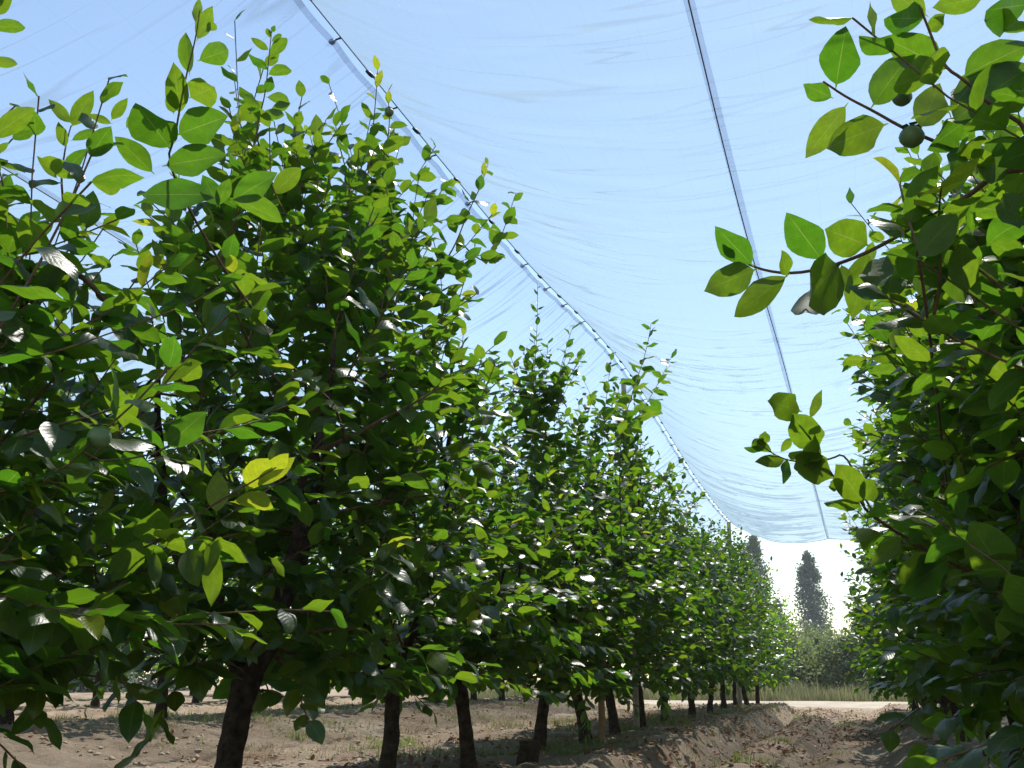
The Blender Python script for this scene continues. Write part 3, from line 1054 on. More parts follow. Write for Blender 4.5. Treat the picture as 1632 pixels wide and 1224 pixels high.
for a in [(1085, 590, 1050, 422, 0.85), (1180, 560, 1120, 420, 0.8), (1130, 700, 1010, 620, 0.8), (1215, 720, 1200, 610, 0.8), (975, 430, 880, 290, 0.8), (1000, 520, 845, 455, 0.5), (1260, 850, 1190, 740, 0.9),
          (1270, 840, 1400, 750, 0.8), (1300, 960, 1120, 920, 0.6), (1140, 400, 1160, 320, 0.7), (1160, 590, 1260, 570, 0.8), (1580, 350, 1490, 230, 0.9), (1580, 370, 1410, 345, 0.55), (1560, 420, 1400, 475, 0.5),
          (1600, 740, 1480, 790, 0.6), (1330, 1020, 1170, 1100, 0.7)]:
    H(t, C6, *a[:4], 2.85, 2.8 + rng.normal(0, 0.05), a[4], k=int(rng.choice(FLAT)))
for a in [(1075, 290, 1030, 285, 0.7), (1085, 280, 1060, 232, 0.8), (1095, 330, 1030, 315, 0.8), (1100, 300, 1115, 235, 0.7)]:
    H(t, C6, *a[:4], 2.84, 2.8, a[4], k=NVAR + int(rng.integers(0, NYOUNG)))

# upper left shoots
t = LT[1]
DL = 2.75
hero_stem(t, pts(C1, [(790, 790), (840, 640), (855, 540), (890, 360), (935, 190), (955, 50)], DL, DL - 0.1), 0.006, 0.002)
for a in [(805, 700, 632, 455, 0.95), (860, 640, 1115, 540, 0.9), (858, 535, 833, 285, 0.72), (912, 465, 1052, 400, 1.0), (905, 345, 880, 150, 0.72), (955, 288, 1108, 230, 0.85), (945, 185, 1015, 28, 0.85),
          (935, 105, 955, 12, 0.7), (990, 145, 1042, 105, 0.9), (725, 820, 545, 645, 0.9), (800, 790, 1108, 735, 0.75), (1118, 955, 1335, 820, 0.85), (1118, 955, 1382, 1050, 0.75), (690, 930, 1045, 930, 0.75),
          (1045, 980, 970, 840, 1.0), (1040, 980, 1100, 850, 0.9), (440, 870, 600, 900, 0.9), (830, 540, 815, 420, 0.8)]:
    H(t, C1, *a[:4], DL, DL - 0.05 + rng.normal(0, 0.05), a[4])
hero_stem(t, pts(C1, [(1220, 640), (1245, 540), (1270, 440), (1285, 280), (1300, 140)], 3.6, 3.6), 0.005, 0.0018)
for a in [(1282, 238, 1198, 178, 0.7), (1290, 268, 1380, 172, 0.7), (1280, 332, 1183, 250, 0.75), (1285, 355, 1407, 322, 0.75), (1292, 300, 1335, 272, 0.8), (1280, 440, 1300, 362, 1.0), (1280, 465, 1407, 488, 0.7),
          (1242, 515, 1163, 448, 0.7), (1290, 180, 1275, 125, 0.7), (1300, 150, 1318, 120, 0.7), (1300, 520, 1395, 490, 0.8), (1250, 545, 1368, 548, 0.7), (1240, 570, 1120, 545, 0.7), (1300, 200, 1350, 160, 0.6)]:
    H(t, C1, *a[:4], 3.6, 3.56, a[4])
hero_stem(t, pts(C1, [(360, 1300), (310, 1050), (292, 860), (300, 790), (315, 690), (340, 600)], 2.95, 2.9), 0.006, 0.0018, False)
for a in [(337, 585, 235, 475, 0.75), (345, 600, 450, 430, 0.75), (312, 700, 285, 575, 0.9), (345, 670, 460, 620, 0.6), (300, 820, 430, 705, 0.65), (270, 850, 180, 745, 0.6), (535, 570, 612, 465, 0.7), (530, 590, 420, 545, 0.6), (605, 610, 655, 530, 0.6)]:
    H(t, C1, *a[:4], 2.9, 2.88, a[4])
t = LT[0]
for a in [(-60, 60, 60, -10, 1.0), (-50, 130, 142, 125, 0.6), (-70, 300, 105, 295, 0.5), (-40, 660, 178, 498, 0.6), (-20, 730, 45, 670, 0.7), (-30, 20, 40, -40, 1.0)]:
    H(t, C1, *a[:4], 2.3, 2.3, a[4])
hero_stem(t, pts(C1, [(-200, 1000), (-110, 660), (-90, 300), (-60, 60), (-40, -20)], 2.35, 2.3), 0.006, 0.002, False)

hero_stem(t, [at_d(-40, 460, 2.9), at_d(20, 440, 2.85), at_d(90, 428, 2.85), at_d(130, 438, 2.85), at_d(160, 470, 2.85), at_d(195, 510, 2.85), at_d(235, 560, 2.85)], 0.026, 0.003)
shoot_leaves(t.leaves, [at_d(90, 428, 2.85), at_d(160, 470, 2.85), at_d(235, 560, 2.85)], 14, 0.15, 0.10, 0.1, 0.0, True)
hero_stem(t, [at_d(-60, 1130, 2.8), at_d(0, 1095, 2.85), at_d(50, 1055, 2.9), at_d(120, 1012, 2.95), at_d(200, 920, 3.0)], 0.050, 0.016)
hero_stem(t, [at_d(-30, 1130, 2.8), at_d(20, 1125, 2.85), at_d(65, 1100, 2.85), at_d(80, 1060, 2.9)], 0.020, 0.008)
# the yellow young shoot low on the left and the glossy shoot beside it
t = LT[1]
hero_stem(t, [at_d(150, 890, 2.75), at_d(190, 880, 2.55), at_d(240, 872, 2.42), at_d(330, 810, 2.34), at_d(390, 775, 2.32), at_d(440, 745, 2.3)], 0.006, 0.002)
Yk = [NVAR, NVAR + 1, NVAR + 2, NVAR + 3]
BR = [i for i in range(NVAR) if TINT[i] > 0.4]
for bx, by, tx, ty, wr, y in [(345, 815, 348, 750, 1.2, 1), (395, 780, 428, 728, 0.9, 1), (415, 772, 470, 728, 0.8, 1), (372, 800, 450, 800, 0.7, 1), (420, 765, 462, 718, 0.8, 1),
                              (232, 862, 252, 805, 1.3, 0), (262, 868, 330, 850, 0.8, 0), (340, 865, 435, 866, 0.75, 0), (330, 868, 385, 930, 0.95, 0), (300, 875, 318, 940, 0.9, 0), (270, 862, 262, 835, 1.0, 1),
                              (225, 862, 180, 915, 1.1, 0), (245, 880, 250, 945, 0.6, 0), (432, 890, 480, 922, 0.5, 0), (342, 880, 338, 965, 0.7, 0)]:
    hero_leaf(t, at_d(bx, by, 2.38), at_d(tx, ty, 2.33 + rng.normal(0, 0.05)), wr, k=int(rng.choice(Yk if y else BR)), tocam=0.6)
hero_stem(t, [at_d(-20, 870, 2.7), at_d(40, 930, 2.6), at_d(62, 965, 2.6), at_d(100, 1000, 2.58), at_d(160, 1030, 2.55)], 0.005, 0.002)
for bx, by, tx, ty, wr in [(42, 925, 48, 880, 1.5), (60, 962, 40, 1020, 1.1), (75, 975, 110, 1000, 0.8), (108, 992, 135, 1020, 1.0), (130, 1000, 178, 1045, 0.6), (60, 945, 88, 970, 0.8), (30, 920, -10, 905, 0.9)]:
    hero_leaf(t, at_d(bx, by, 2.6), at_d(tx, ty, 2.52), wr, tocam=-0.5, upw=0.75)

# upright leaders that rise above the crowns against the net
def leader(tr, L, X, n, l0, l1, young=0.5, r0=0.006):
    X0 = X
    while X < -0.8:                       # keep the tip below the net
        P = np.array([at_x(x, y, X) for x, y in L])
        if np.all(P[:, 2] < net_z(P[:, 0], P[:, 1]) - 0.10):
            break
        X += 0.03
    P = [at_x(x, y, X) for x, y in L]
    hero_stem(tr, P, r0, 0.002)
    shoot_leaves(tr.leaves, P, n, l0, l1, 0.02, young, True, up=0.2)


leader(LT[2], [(580, 330), (590, 250), (598, 170), (602, 112)], -1.95, 15, 0.14, 0.07, 0.7)
leader(LT[2], [(610, 260), (622, 200), (618, 150)], -1.9, 8, 0.12, 0.07, 0.9)
leader(LT[2], [(745, 340), (765, 300), (778, 262)], -1.75, 9, 0.13, 0.06, 0.8)
leader(LT[2], [(780, 420), (802, 370), (822, 308)], -1.72, 10, 0.14, 0.09, 0.2)
leader(LT[2], [(690, 330), (705, 300), (720, 285)], -1.8, 8, 0.13, 0.07, 0.6)
leader(LT[1], [(470, 330), (500, 240), (520, 190)], -1.95, 12, 0.14, 0.08, 0.2)
leader(LT[1], [(560, 300), (540, 230), (535, 200)], -1.95, 9, 0.13, 0.08, 0.2)
leader(LT[2], [(610, 400), (670, 360), (730, 345), (765, 352)], -1.72, 16, 0.15, 0.09, 0.1)
leader(LT[2], [(640, 470), (700, 430), (750, 410), (790, 402)], -1.66, 17, 0.15, 0.09, 0.1)
leader(LT[2], [(620, 520), (670, 490), (710, 470), (745, 470)], -1.66, 14, 0.15, 0.09, 0.1)
leader(LT[3], [(740, 660), (735, 590), (738, 535)], -1.9, 11, 0.15, 0.09, 0.2)
leader(LT[3], [(770, 620), (790, 590), (797, 575)], -1.85, 8, 0.15, 0.09, 0.1)
leader(LT[4], [(845, 700), (850, 620), (856, 530), (857, 452)], -2.2, 26, 0.14, 0.06, 0.2)
leader(LT[4], [(870, 680), (890, 600), (908, 535), (914, 518)], -2.15, 16, 0.15, 0.09, 0.1)
leader(LT[4], [(810, 720), (818, 650), (820, 580)], -2.15, 14, 0.14, 0.07, 0.8)
leader(LT[6], [(985, 700), (1010, 620), (1030, 560), (1038, 515)], -2.1, 26, 0.16, 0.09, 0.1)
leader(LT[6], [(1000, 690), (1045, 620), (1070, 568)], -2.05, 22, 0.16, 0.10, 0.1)
leader(LT[6], [(960, 690), (968, 620), (975, 565)], -2.2, 18, 0.16, 0.10, 0.1)
leader(LT[8], [(1070, 860), (1085, 820), (1098, 796)], -2.1, 14, 0.15, 0.09, 0.3)
leader(LT[12], [(1165, 890), (1172, 860), (1176, 838)], -2.2, 14, 0.15, 0.10, 0.4)
leader(RT[3], [(1470, 420), (1445, 340), (1432, 285)], 0.16, 13, 0.14, 0.08, 0.9)
leader(RT[3], [(1500, 420), (1495, 350), (1500, 300)], 0.22, 12, 0.14, 0.08, 0.9)

# green fruit half hidden among the leaves
for t in LT[:4] + RT[:3]:
    idx = rng.choice(len(t.nodes), 5, replace=False)
    for i in idx:
        p = np.array(t.nodes[i]) + [rng.normal(0, 0.02), rng.normal(0, 0.02), -0.03]
        if np.linalg.norm(p - CO) > 2.0 and p[2] > 0.9 and not (-1.3 < p[0] < 0.3):
            t.fruit.append((p, rng.uniform(0.021, 0.027)))

# ---- build: which leaves show, how large
for t in TREES:
    t.leaves.done()
    L = t.leaves
    keep = L.H | (np.linalg.norm(L.P - CO, axis=1) > 1.85)
    # nothing hangs over the open alley right in front of the lens
    tip = L.P + L.M[:, :, 1] * L.L[:, None]
    keep &= np.maximum(tip[:, 2], L.P[:, 2]) < net_z(tip[:, 0], tip[:, 1]) - 0.012
    keep &= L.H | ~((L.P[:, 0] > -1.0) & (L.P[:, 0] < -0.06 + 0.012 * np.maximum(0, 6 - L.P[:, 1]) - 0.05 * np.clip(L.P[:, 1] - 9, 0, 6)))
    for k in ('P', 'M', 'L', 'W', 'K', 'H'):
        setattr(L, k, getattr(L, k)[keep])

SX = 4.0
GW, GH = int(PW / SX), int(PH / SX)
sample = np.array([(c * h * 0.9, r_) for r_, h in ((0.08, 0.2), (0.22, 0.24), (0.36, 0.29), (0.5, 0.3), (0.64, 0.26), (0.78, 0.19), (0.92, 0.08)) for c in (-1, -0.5, 0, 0.5, 1)])
ids, dep, pix = [], [], []
off = 0
for t in TREES:
    L = t.leaves
    S = L.P[:, None] + L.L[:, None, None] * (sample[None, :, :1] * L.W[:, None, None] * L.M[:, None, :, 0] + sample[None, :, 1:] * L.M[:, None, :, 1])
    q = S - CO
    d = q @ CF
    dd = np.maximum(d, 0.1)
    px = np.floor((PW / 2 + FPX * (q @ CR) / dd) / SX).astype(int)
    py = np.floor((PH / 2 - FPX * (q @ CU) / dd) / SX).astype(int)
    ok = (d > 0.3) & (px >= 0) & (px < GW) & (py >= 0) & (py < GH)
    I = np.broadcast_to(np.arange(len(L.P))[:, None] + off, ok.shape)
    ids.append(I[ok])
    dep.append(d[ok])
    pix.append((py * GW + px)[ok])
    t.off = off
    off += len(L.P)
ids, dep, pix = map(np.concatenate, (ids, dep, pix))
zb = np.full(GW * GH, 1e9)
np.minimum.at(zb, pix, dep)
front = dep < zb[pix] + 0.004
seen = np.zeros(off)
key = np.unique(np.stack([ids[front], pix[front]], -1), axis=0)
np.add.at(seen, key[:, 0], 1)

nleafobj = 0
fr_mesh = None
for t in TREES:
    L = t.leaves
    base = Vector((t.x, t.y, t.z0))
    b = np.array(base)
    root = bpy.data.objects.new('persimmon_tree', None)
    root.location = base
    root['label'], root['category'], root['group'] = t.label, 'tree', t.group
    COL.objects.link(root)

    def local(g):
        g.V = [v - b for v in g.V]
        return g
    obj('trunk', local(t.trunk).mesh('trunk', M_BARK), root)
    for g in t.limb_geo:
        obj('limb', local(g).mesh('limb', M_BARK), root)
    obj('twigs', local(t.twig).mesh('twigs', M_TWIG), root, kind='stuff')
    for p, r_ in t.fruit:
        if fr_mesh is None:
            g = Geo()
            an = np.linspace(0, 2 * np.pi, 17)[:-1]
            pr = [(0.0, 0.82), (0.3, 0.87), (0.62, 0.74), (0.86, 0.46), (0.99, 0.08), (0.95, -0.32), (0.74, -0.66), (0.42, -0.87), (0.0, -0.94)]
            V = [(a_ * math.cos(q) * (1 + 0.05 * math.cos(4 * q)), a_ * math.sin(q) * (1 + 0.05 * math.cos(4 * q)), z_) for a_, z_ in pr for q in an]
            g.add(V, [(i * 16 + j, i * 16 + (j + 1) % 16, (i + 1) * 16 + (j + 1) % 16, (i + 1) * 16 + j) for i in range(8) for j in range(16)])
            for q in range(4):                       # the calyx lobes
                c_, s_ = math.cos(q * 1.571 + 0.4), math.sin(q * 1.571 + 0.4)
                g.add([(0, 0, 0.95), (c_ * 0.5 - s_ * 0.4, s_ * 0.5 + c_ * 0.4, 0.98), (c_ * 1.0, s_ * 1.0, 0.85), (c_ * 0.5 + s_ * 0.4, s_ * 0.5 - c_ * 0.4, 0.98)], [(0, 1, 2, 3)])
            fr_mesh = g.mesh('fruit', M_FRUIT)
        f = obj('fruit', fr_mesh, root, Vector(p) - base)
        f.scale = (r_, r_, r_)
    sv = seen[t.off:t.off + len(L.P)]
    order = np.argsort(-sv)
    pick = order[:300]
    pick = pick[sv[pick] >= 4]
    isobj = np.zeros(len(L.P), bool)
    isobj[pick] = True
    for i in pick:
        o = bpy.data.objects.new('leaf', ME_LEAF[L.K[i]])
        m = L.M[i]
        s = L.L[i]
        w = s * L.W[i]
        p = L.P[i] - b
        o.matrix_local = Matrix(((m[0, 0] * w, m[0, 1] * s, m[0, 2] * s, p[0]), (m[1, 0] * w, m[1, 1] * s, m[1, 2] * s, p[1]), (m[2, 0] * w, m[2, 1] * s, m[2, 2] * s, p[2]), (0, 0, 0, 1)))
        o.parent = root
        COL.objects.link(o)
        nleafobj += 1
    VV, QQ, UU, TT, n = [], [], [], [], 0
    SRC = LO if t.far else HI
    rest = ~isobj
    for k in range(NVAR + NYOUNG):
        s = np.where(rest & (L.K == k))[0]
        if not len(s):
            continue
        V, Q, UV = SRC[k]
        sc = np.stack([L.L[s] * L.W[s], L.L[s], L.L[s]], -1)
        W = np.einsum('mij,mvj->mvi', L.M[s], V[None] * sc[:, None]) + (L.P[s] - b)[:, None]
        VV.append(W.reshape(-1, 3))
        QQ.append((Q[None] + n + (np.arange(len(s)) * len(V))[:, None, None]).reshape(-1, 4))
        UU.append(np.tile(UV, (len(s), 1)))
        TT.append(np.full(len(s) * len(V), TINT[k]))
        n += len(s) * len(V)
    if VV:
        obj('foliage', mesh_np('foliage', np.concatenate(VV), np.concatenate(QQ), M_LEAF, uv=np.concatenate(UU), attrs={'tint': np.concatenate(TT)}), root, kind='stuff')
print('leaf objects', nleafobj, 'leaves', off)

# an old cut stump in the left row
g = Geo()
sx, sy = -2.0, 6.2
z0 = float(gz(sx, sy))
g.tube([(sx, sy, z0 - 0.1), (sx, sy, z0 + 0.03), (sx + 0.01, sy, z0 + 0.10), (sx + 0.012, sy, z0 + 0.14)], [0.085, 0.07, 0.062, 0.064], 12, wob=0.1)
obj('tree_stump', g.mesh('tree_stump', M_BARK), label='low dark cut stump on the soil between two left row trunks', cat='stump')

# ------------------------------------------------------------------ far trees beyond the track
M_POP = leaf_mat('poplar_leaf', (0.045, 0.075, 0.055), (0.075, 0.115, 0.075), (0.12, 0.16, 0.10), (0.10, 0.17, 0.07), (0.16, 0.24, 0.09), (0.10, 0.13, 0.09), 0.5, 0.35, False)
M_OLIVE = leaf_mat('grey_leaf', (0.12, 0.155, 0.07), (0.19, 0.235, 0.11), (0.29, 0.32, 0.17), (0.18, 0.25, 0.06), (0.30, 0.36, 0.10), (0.16, 0.19, 0.13), 0.45, 0.4, False)


def quad_leaves(P, size, g, mat, name, parent, stretch=1.5, b=None):
    n = len(P)
    d = unit(g.normal(0, 1, (n, 3)) + [0, 0, -0.3])
    nn = g.normal(0, 1, (n, 3)) + [0, 0, 0.6]
    M = frames(d, nn)
    V = np.array([(0, 0, 0), (-0.36, 0.5, 0.08), (0, 1, -0.05), (0.36, 0.5, 0.08)])
    s = size * g.uniform(0.6, 1.3, n)
    W = np.einsum('mij,mvj->mvi', M, V[None] * s[:, None, None]) + P[:, None]
    Q = (np.arange(4)[None] + 4 * np.arange(n)[:, None])
    return obj(name, mesh_np(name, W.reshape(-1, 3), Q, mat, attrs={'tint': np.repeat(g.uniform(0, 0.8, n), 4)}, smooth=False), parent)


def far_tree(name, x, y, H, Rr, n, size, mat, label, group, prof, seed, clumps=60, z0=-0.16, trunk_r=0.25, low=0.06):
    g = np.random.default_rng(seed)
    root = bpy.data.objects.new(name, None)
    root.location = (x, y, z0)
    root['label'], root['category'] = label, 'tree'
    if group:
        root['group'] = group
    COL.objects.link(root)
    gg = Geo()
    tt = np.linspace(0, 1, 8)
    gg.tube(np.stack([0.15 * np.sin(tt * 4 + seed), 0.1 * np.cos(tt * 3), -0.2 + tt * H * 0.93], -1), trunk_r * (1 - 0.93 * tt) + 0.01, 8, wob=0.05)
    cz = g.uniform(low, 0.98, clumps)
    ca = g.uniform(0, 6.28, clumps)
    cr = Rr * np.interp(cz, prof[0], prof[1]) * g.uniform(0.15, 1.0, clumps) ** 0.6
    C = np.stack([cr * np.cos(ca), cr * np.sin(ca), cz * H], -1)
    for c in C[:min(clumps, 40)]:
        zb_ = max(0.1, c[2] - 0.8 * np.linalg.norm(c[:2]) - 0.03 * H)
        gg.tube([(0, 0, zb_), (c[0] * 0.5, c[1] * 0.5, (zb_ + c[2]) / 2), c], [trunk_r * 0.22, trunk_r * 0.14, trunk_r * 0.04], 4, cap=False)
    obj('trunk', gg.mesh('trunk', M_BARK), root)
    rad = Rr * 0.34 * (0.5 + np.interp(cz, prof[0], prof[1])) * g.uniform(0.6, 1.25, clumps)
    k = g.integers(0, clumps, n)
    o = unit(g.normal(0, 1, (n, 3))) * (g.uniform(0, 1, (n, 1)) ** 0.5)
    P = C[k] + o * rad[k][:, None] * np.array([1, 1, 1.5])
    P[:, 2] = np.maximum(P[:, 2], 0.05)
    quad_leaves(P, size, g, mat, 'crown', root)
    return root


POP = ([0, 0.1, 0.3, 0.6, 0.85, 1.0], [0.55, 0.85, 1.0, 0.8, 0.42, 0.08])
for px, top, Y, label, sd_ in [(1303, 878, 150, 'tall narrow bluish poplar standing alone in the white sky gap', 1),
                               (1212, 852, 140, 'tall poplar half hidden behind the end of the left row', 2),
                               (1246, 955, 165, 'short poplar top just showing above the end of the left row', 4)]:
    r = ray(px, 1082)
    X = r[0] / r[1] * Y
    rt = ray(px, top)
    Hh = EYE + rt[2] / rt[1] * Y + 0.16
    far_tree('poplar_tree', X, Y, Hh, Hh * 0.145, 12000, 0.34, M_POP, label, 'poplars far beyond the track', POP, sd_, 110, trunk_r=0.22)
BUSH = ([0, 0.15, 0.5, 0.8, 1.0], [0.7, 0.95, 1.0, 0.7, 0.25])
for i, (px, top, Y, w) in enumerate([(1180, 985, 42, 2.0), (1232, 990, 43, 2.0), (1268, 1022, 44, 1.2), (1308, 1012, 47, 1.2), (1350, 1012, 43, 1.3), (1405, 980, 44, 2.0), (1460, 980, 43, 2.0)]):
    r = ray(px, 1082)
    X = r[0] / r[1] * Y
    rt = ray(px, top)
    Hh = EYE + rt[2] / rt[1] * Y + 0.16
    far_tree('grey_fruit_tree', X, Y, Hh * [1, 0.9, 0.94, 1.04, 0.9, 1, 1][i], w, 7000, 0.12, M_OLIVE,
             ['grey-green fruit tree beyond the track, hidden behind the left row', 'grey-green fruit tree beyond the track, at the edge of the left row', 'left grey-green fruit tree in the gap at the end of the alley',
              'grey-green fruit tree below the lone poplar', 'grey-green fruit tree at the edge of the right row', 'grey-green fruit tree beyond the track behind the right row',
              'rightmost grey-green fruit tree beyond the track'][i], 'fruit trees beyond the track', BUSH, 30 + i, 50, trunk_r=0.09, low=0.10)

for i in range(11):
    Y = 16 + i * 3.6
    far_tree('windbreak_tree', -34 - 1.2 * (i % 2) - 0.6 * i, Y, 4.2 + 0.9 * math.sin(i * 2.1), 2.5, 3600, 0.26, M_POP, ORD[i] + ' bushy windbreak tree from the left on the horizon behind the rows', 'windbreak trees left of the orchard', BUSH, 60 + i, 45, trunk_r=0.12, low=0.03)

# ------------------------------------------------------------------ ground cover
def blades(name, P, h, w, mat, seed, lean=0.35, kind='stuff', label=None):
    g = np.random.default_rng(seed)
    n = len(P)
    az = g.uniform(0, 6.28, n)
    d = np.stack([np.cos(az), np.sin(az), 0 * az], -1)
    sdv = np.stack([-np.sin(az), np.cos(az), 0 * az], -1)
    hh = h * g.uniform(0.45, 1.3, n) * (0.75 + 0.75 * fbm(P[:, 0], P[:, 1], 1.1, 3, seed))
    l = lean * hh * g.uniform(0.2, 1.6, n)
    up = np.array([0, 0, 1.0])
    a = P - sdv * w / 2
    b = P + sdv * w / 2
    m0 = P + up * hh[:, None] * 0.6 + d * l[:, None] * 0.4
    c1, c2 = m0 + sdv * w * 0.35, m0 - sdv * w * 0.35
    e = P + up * hh[:, None] + d * l[:, None]
    V = np.stack([a, b, c1, c2, e], 1).reshape(-1, 3)
    i = np.arange(n)[:, None] * 5
    Q = i + np.array([[0, 1, 2, 3]])
    T = i + np.array([[3, 2, 4]])
    o = obj(name, mesh_np(name, V, [Q, T], mat, attrs={'tint': np.repeat(g.uniform(0, 1, n), 5)}, smooth=False), kind=kind)
    o['label'], o['category'] = label, name.replace('_', ' ')
    return o


M_GRASS = leaf_mat('weed_blade', (0.06, 0.11, 0.025), (0.13, 0.19, 0.04), (0.28, 0.26, 0.12), (0.15, 0.28, 0.03), (0.35, 0.36, 0.1), (0.1, 0.15, 0.05), 0.5, 0.4, False)
M_STRAW = leaf_mat('dry_straw', (0.22, 0.16, 0.09), (0.32, 0.25, 0.15), (0.42, 0.36, 0.24), (0.2, 0.15, 0.07), (0.3, 0.24, 0.12), (0.3, 0.24, 0.15), 0.6, 0.3, False)
M_VERGE = leaf_mat('verge_grass', (0.13, 0.15, 0.06), (0.22, 0.22, 0.11), (0.34, 0.31, 0.19), (0.16, 0.18, 0.06), (0.3, 0.28, 0.13), (0.2, 0.2, 0.1), 0.6, 0.35, False)
M_LITTER = leaf_mat('fallen_leaf', (0.10, 0.045, 0.022), (0.21, 0.095, 0.045), (0.34, 0.21, 0.12), (0.16, 0.06, 0.02), (0.25, 0.12, 0.04), (0.24, 0.15, 0.09), 0.55, 0.25, False)

g = np.random.default_rng(3)
n = 26000
vx = g.uniform(-16, 14, n)
vy = 31.9 + g.uniform(0, 1, n) ** 1.3 * 5
blades('verge_grass', np.stack([vx, vy, np.full(n, -0.18)], -1), 0.62, 0.020, M_VERGE, 5, 0.4, label='tall pale dry grass along the far side of the track')

spots = [(-2.9, 6.6), (-2.55, 6.9), (-1.95, 7.0), (-3.5, 7.4), (-2.3, 7.9), (-4.2, 8.6), (-1.0, 17.5), (-0.5, 18.6), (-0.2, 16.5), (-0.85, 11.0), (-0.9, 8.4), (-1.6, 19.5), (-3.0, 10.5), (-5.0, 9.0), (-0.35, 10.2), (-4.6, 11.5), (-5.8, 8.2), (-3.4, 12.5), (-0.9, 14), (-0.4, 20.5), (-1.2, 21.5)]
Pw = []
spots += [(ROW_L + g.uniform(-0.25, 0.3), y + g.uniform(-0.5, 0.5)) for y in np.arange(6.3, 22, 0.8)] + [(g.uniform(-8, -2.8), g.uniform(7, 16)) for _ in range(26)]
for sx, sy in spots:
    m = int(g.integers(50, 130))
    s = g.uniform(0.06, 0.20)
    q = np.stack([sx + g.normal(0, s, m), sy + g.normal(0, s * 1.2, m)], -1)
    Pw.append(q)
Pw.append(np.stack([g.uniform(-8, 0.3, 1500), g.uniform(6, 23, 1500)], -1))
Pw = np.concatenate(Pw)
blades('weeds', np.column_stack([Pw, gz(Pw[:, 0], Pw[:, 1]) - 0.005]), 0.085, 0.007, M_GRASS, 6, 0.7, label='small green weeds sprouting in tufts on the soil')
Ps = []
for _ in range(240):
    sx, sy = g.uniform(-7, -1.2), g.uniform(6.2, 16)
    m = int(g.integers(25, 80))
    Ps.append(np.stack([sx + g.normal(0, 0.14, m), sy + g.normal(0, 0.16, m)], -1))
Ps.append(np.stack([g.uniform(-1.9, -1.3, 2500), g.uniform(17, 24, 2500)], -1))
Ps = np.concatenate(Ps)
blades('dry_weeds', np.column_stack([Ps, gz(Ps[:, 0], Ps[:, 1]) - 0.005]), 0.07, 0.005, M_STRAW, 7, 1.8, label='flattened dry straw and weed stalks on the soil')


def litter(name, P, size, seed, label):
    g = np.random.default_rng(seed)
    n = len(P)
    D = g.normal(0, 1, (n, 3)) * [1, 1, 0.3]
    Nn = np.array([0, 0, 1.0]) + g.normal(0, 0.45, (n, 3))
    M = frames(D, Nn)
    V = np.array([(0, 0, 0), (-0.3, 0.3, 0.12), (0, 0.35, 0), (0.3, 0.3, 0.12), (-0.27, 0.7, 0.16), (0, 0.7, 0.03), (0.27, 0.7, 0.16), (0, 1, 0.12)])
    s = size * g.uniform(0.6, 1.3, n)
    W = np.einsum('mij,mvj->mvi', M, V[None] * s[:, None, None]) + P[:, None]
    i = 8 * np.arange(n)[:, None, None]
    Q = (i + np.array([[1, 2, 5, 4], [2, 3, 6, 5]])).reshape(-1, 4)
    T = (i + np.array([[0, 2, 1], [0, 3, 2], [4, 5, 7], [5, 6, 7]])).reshape(-1, 3)
    o = obj(name, mesh_np(name, W.reshape(-1, 3), [Q, T], M_LITTER, attrs={'tint': np.repeat(g.uniform(0, 1, n) ** 1.3, 8)}), kind='stuff')
    o['label'], o['category'] = label, 'leaf litter'


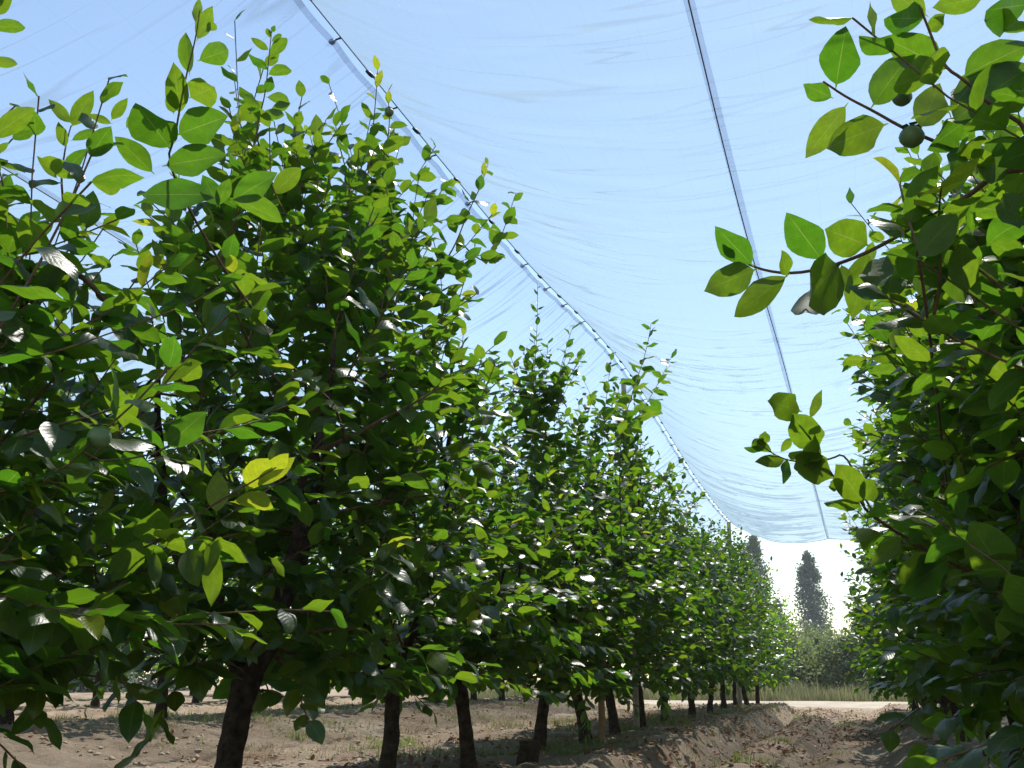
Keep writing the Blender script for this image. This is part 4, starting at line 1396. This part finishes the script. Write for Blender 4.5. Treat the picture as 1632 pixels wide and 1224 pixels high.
n = 11000
lx = np.concatenate([g.normal(ROW_L, 0.75, n // 2), g.uniform(-1.6, 0.5, n // 2)])
ly = np.concatenate([g.uniform(5, 23, n // 2), 6 + 17 * g.uniform(0, 1, n // 2)])
m = fbm(lx, ly, 0.8, 3, 33) > -0.12
lx, ly = lx[m], ly[m]
litter('leaf_litter', np.column_stack([lx, ly, gz(lx, ly) + 0.005]), 0.048, 8, 'scattered fallen brown leaves on the soil of the rows')
lx = g.uniform(-9, -3, 2500)
ly = g.uniform(5.5, 20, 2500)
m = fbm(lx, ly, 0.9, 3, 34) > 0.1
lx, ly = lx[m], ly[m]
litter('leaf_litter', np.column_stack([lx, ly, gz(lx, ly) + 0.005]), 0.045, 9, 'thin brown leaf litter on the soil behind the left row')

# soil clods
n = 7000
cx, cy = g.uniform(-8, 0.6, n), 5.5 + 18 * g.uniform(0, 1, n) ** 1.2
V0 = np.array([(1, 0, 0), (0, 1, 0), (-1, 0, 0), (0, -1, 0), (0, 0, 1), (0, 0, -1), (.6, .6, .4), (-.6, .6, .4), (-.6, -.6, .4), (.6, -.6, .4)], float)
T0 = np.array([(0, 6, 9), (6, 4, 9), (9, 4, 8), (8, 4, 7), (7, 4, 6), (0, 1, 6), (1, 7, 6), (1, 2, 7), (2, 8, 7), (2, 3, 8), (3, 9, 8), (3, 0, 9), (0, 5, 1), (1, 5, 2), (2, 5, 3), (3, 5, 0)])
s = 0.006 + 0.018 * g.uniform(0, 1, n) ** 4
V = V0[None] * s[:, None, None] * g.uniform(0.6, 1.35, (n, 10, 1)) * np.array([1.2, 1.0, 0.75])
a = g.uniform(0, 6.28, n)
ca, sa = np.cos(a)[:, None], np.sin(a)[:, None]
V = np.stack([V[..., 0] * ca - V[..., 1] * sa, V[..., 0] * sa + V[..., 1] * ca, V[..., 2]], -1)
V = V + np.stack([cx, cy, gz(cx, cy) + 0.003], -1)[:, None]
T = (T0[None] + 10 * np.arange(n)[:, None, None]).reshape(-1, 3)
o = obj('soil_clods', mesh_np('soil_clods', V.reshape(-1, 3), T, M_CLOD, smooth=False), kind='stuff')
o['label'], o['category'] = 'loose crumbs and clods of grey-brown soil on the ground', 'soil'

# ------------------------------------------------------------------ the warm air between here and the far trees
hm, N, L, out = new_mat('summer_haze')
pv = N.new('ShaderNodeVolumePrincipled')
pv.inputs['Color'].default_value = (0.86, 0.91, 1.0, 1)
pv.inputs['Density'].default_value = 0.0005
pv.inputs['Anisotropy'].default_value = 0.3
L.new(pv.outputs[0], out.inputs['Volume'])
g = Geo()
g.box((0, 80, 11.5), (260, 240, 27.0))
hz = obj('haze', g.mesh('haze', hm, smooth=False), kind='stuff')
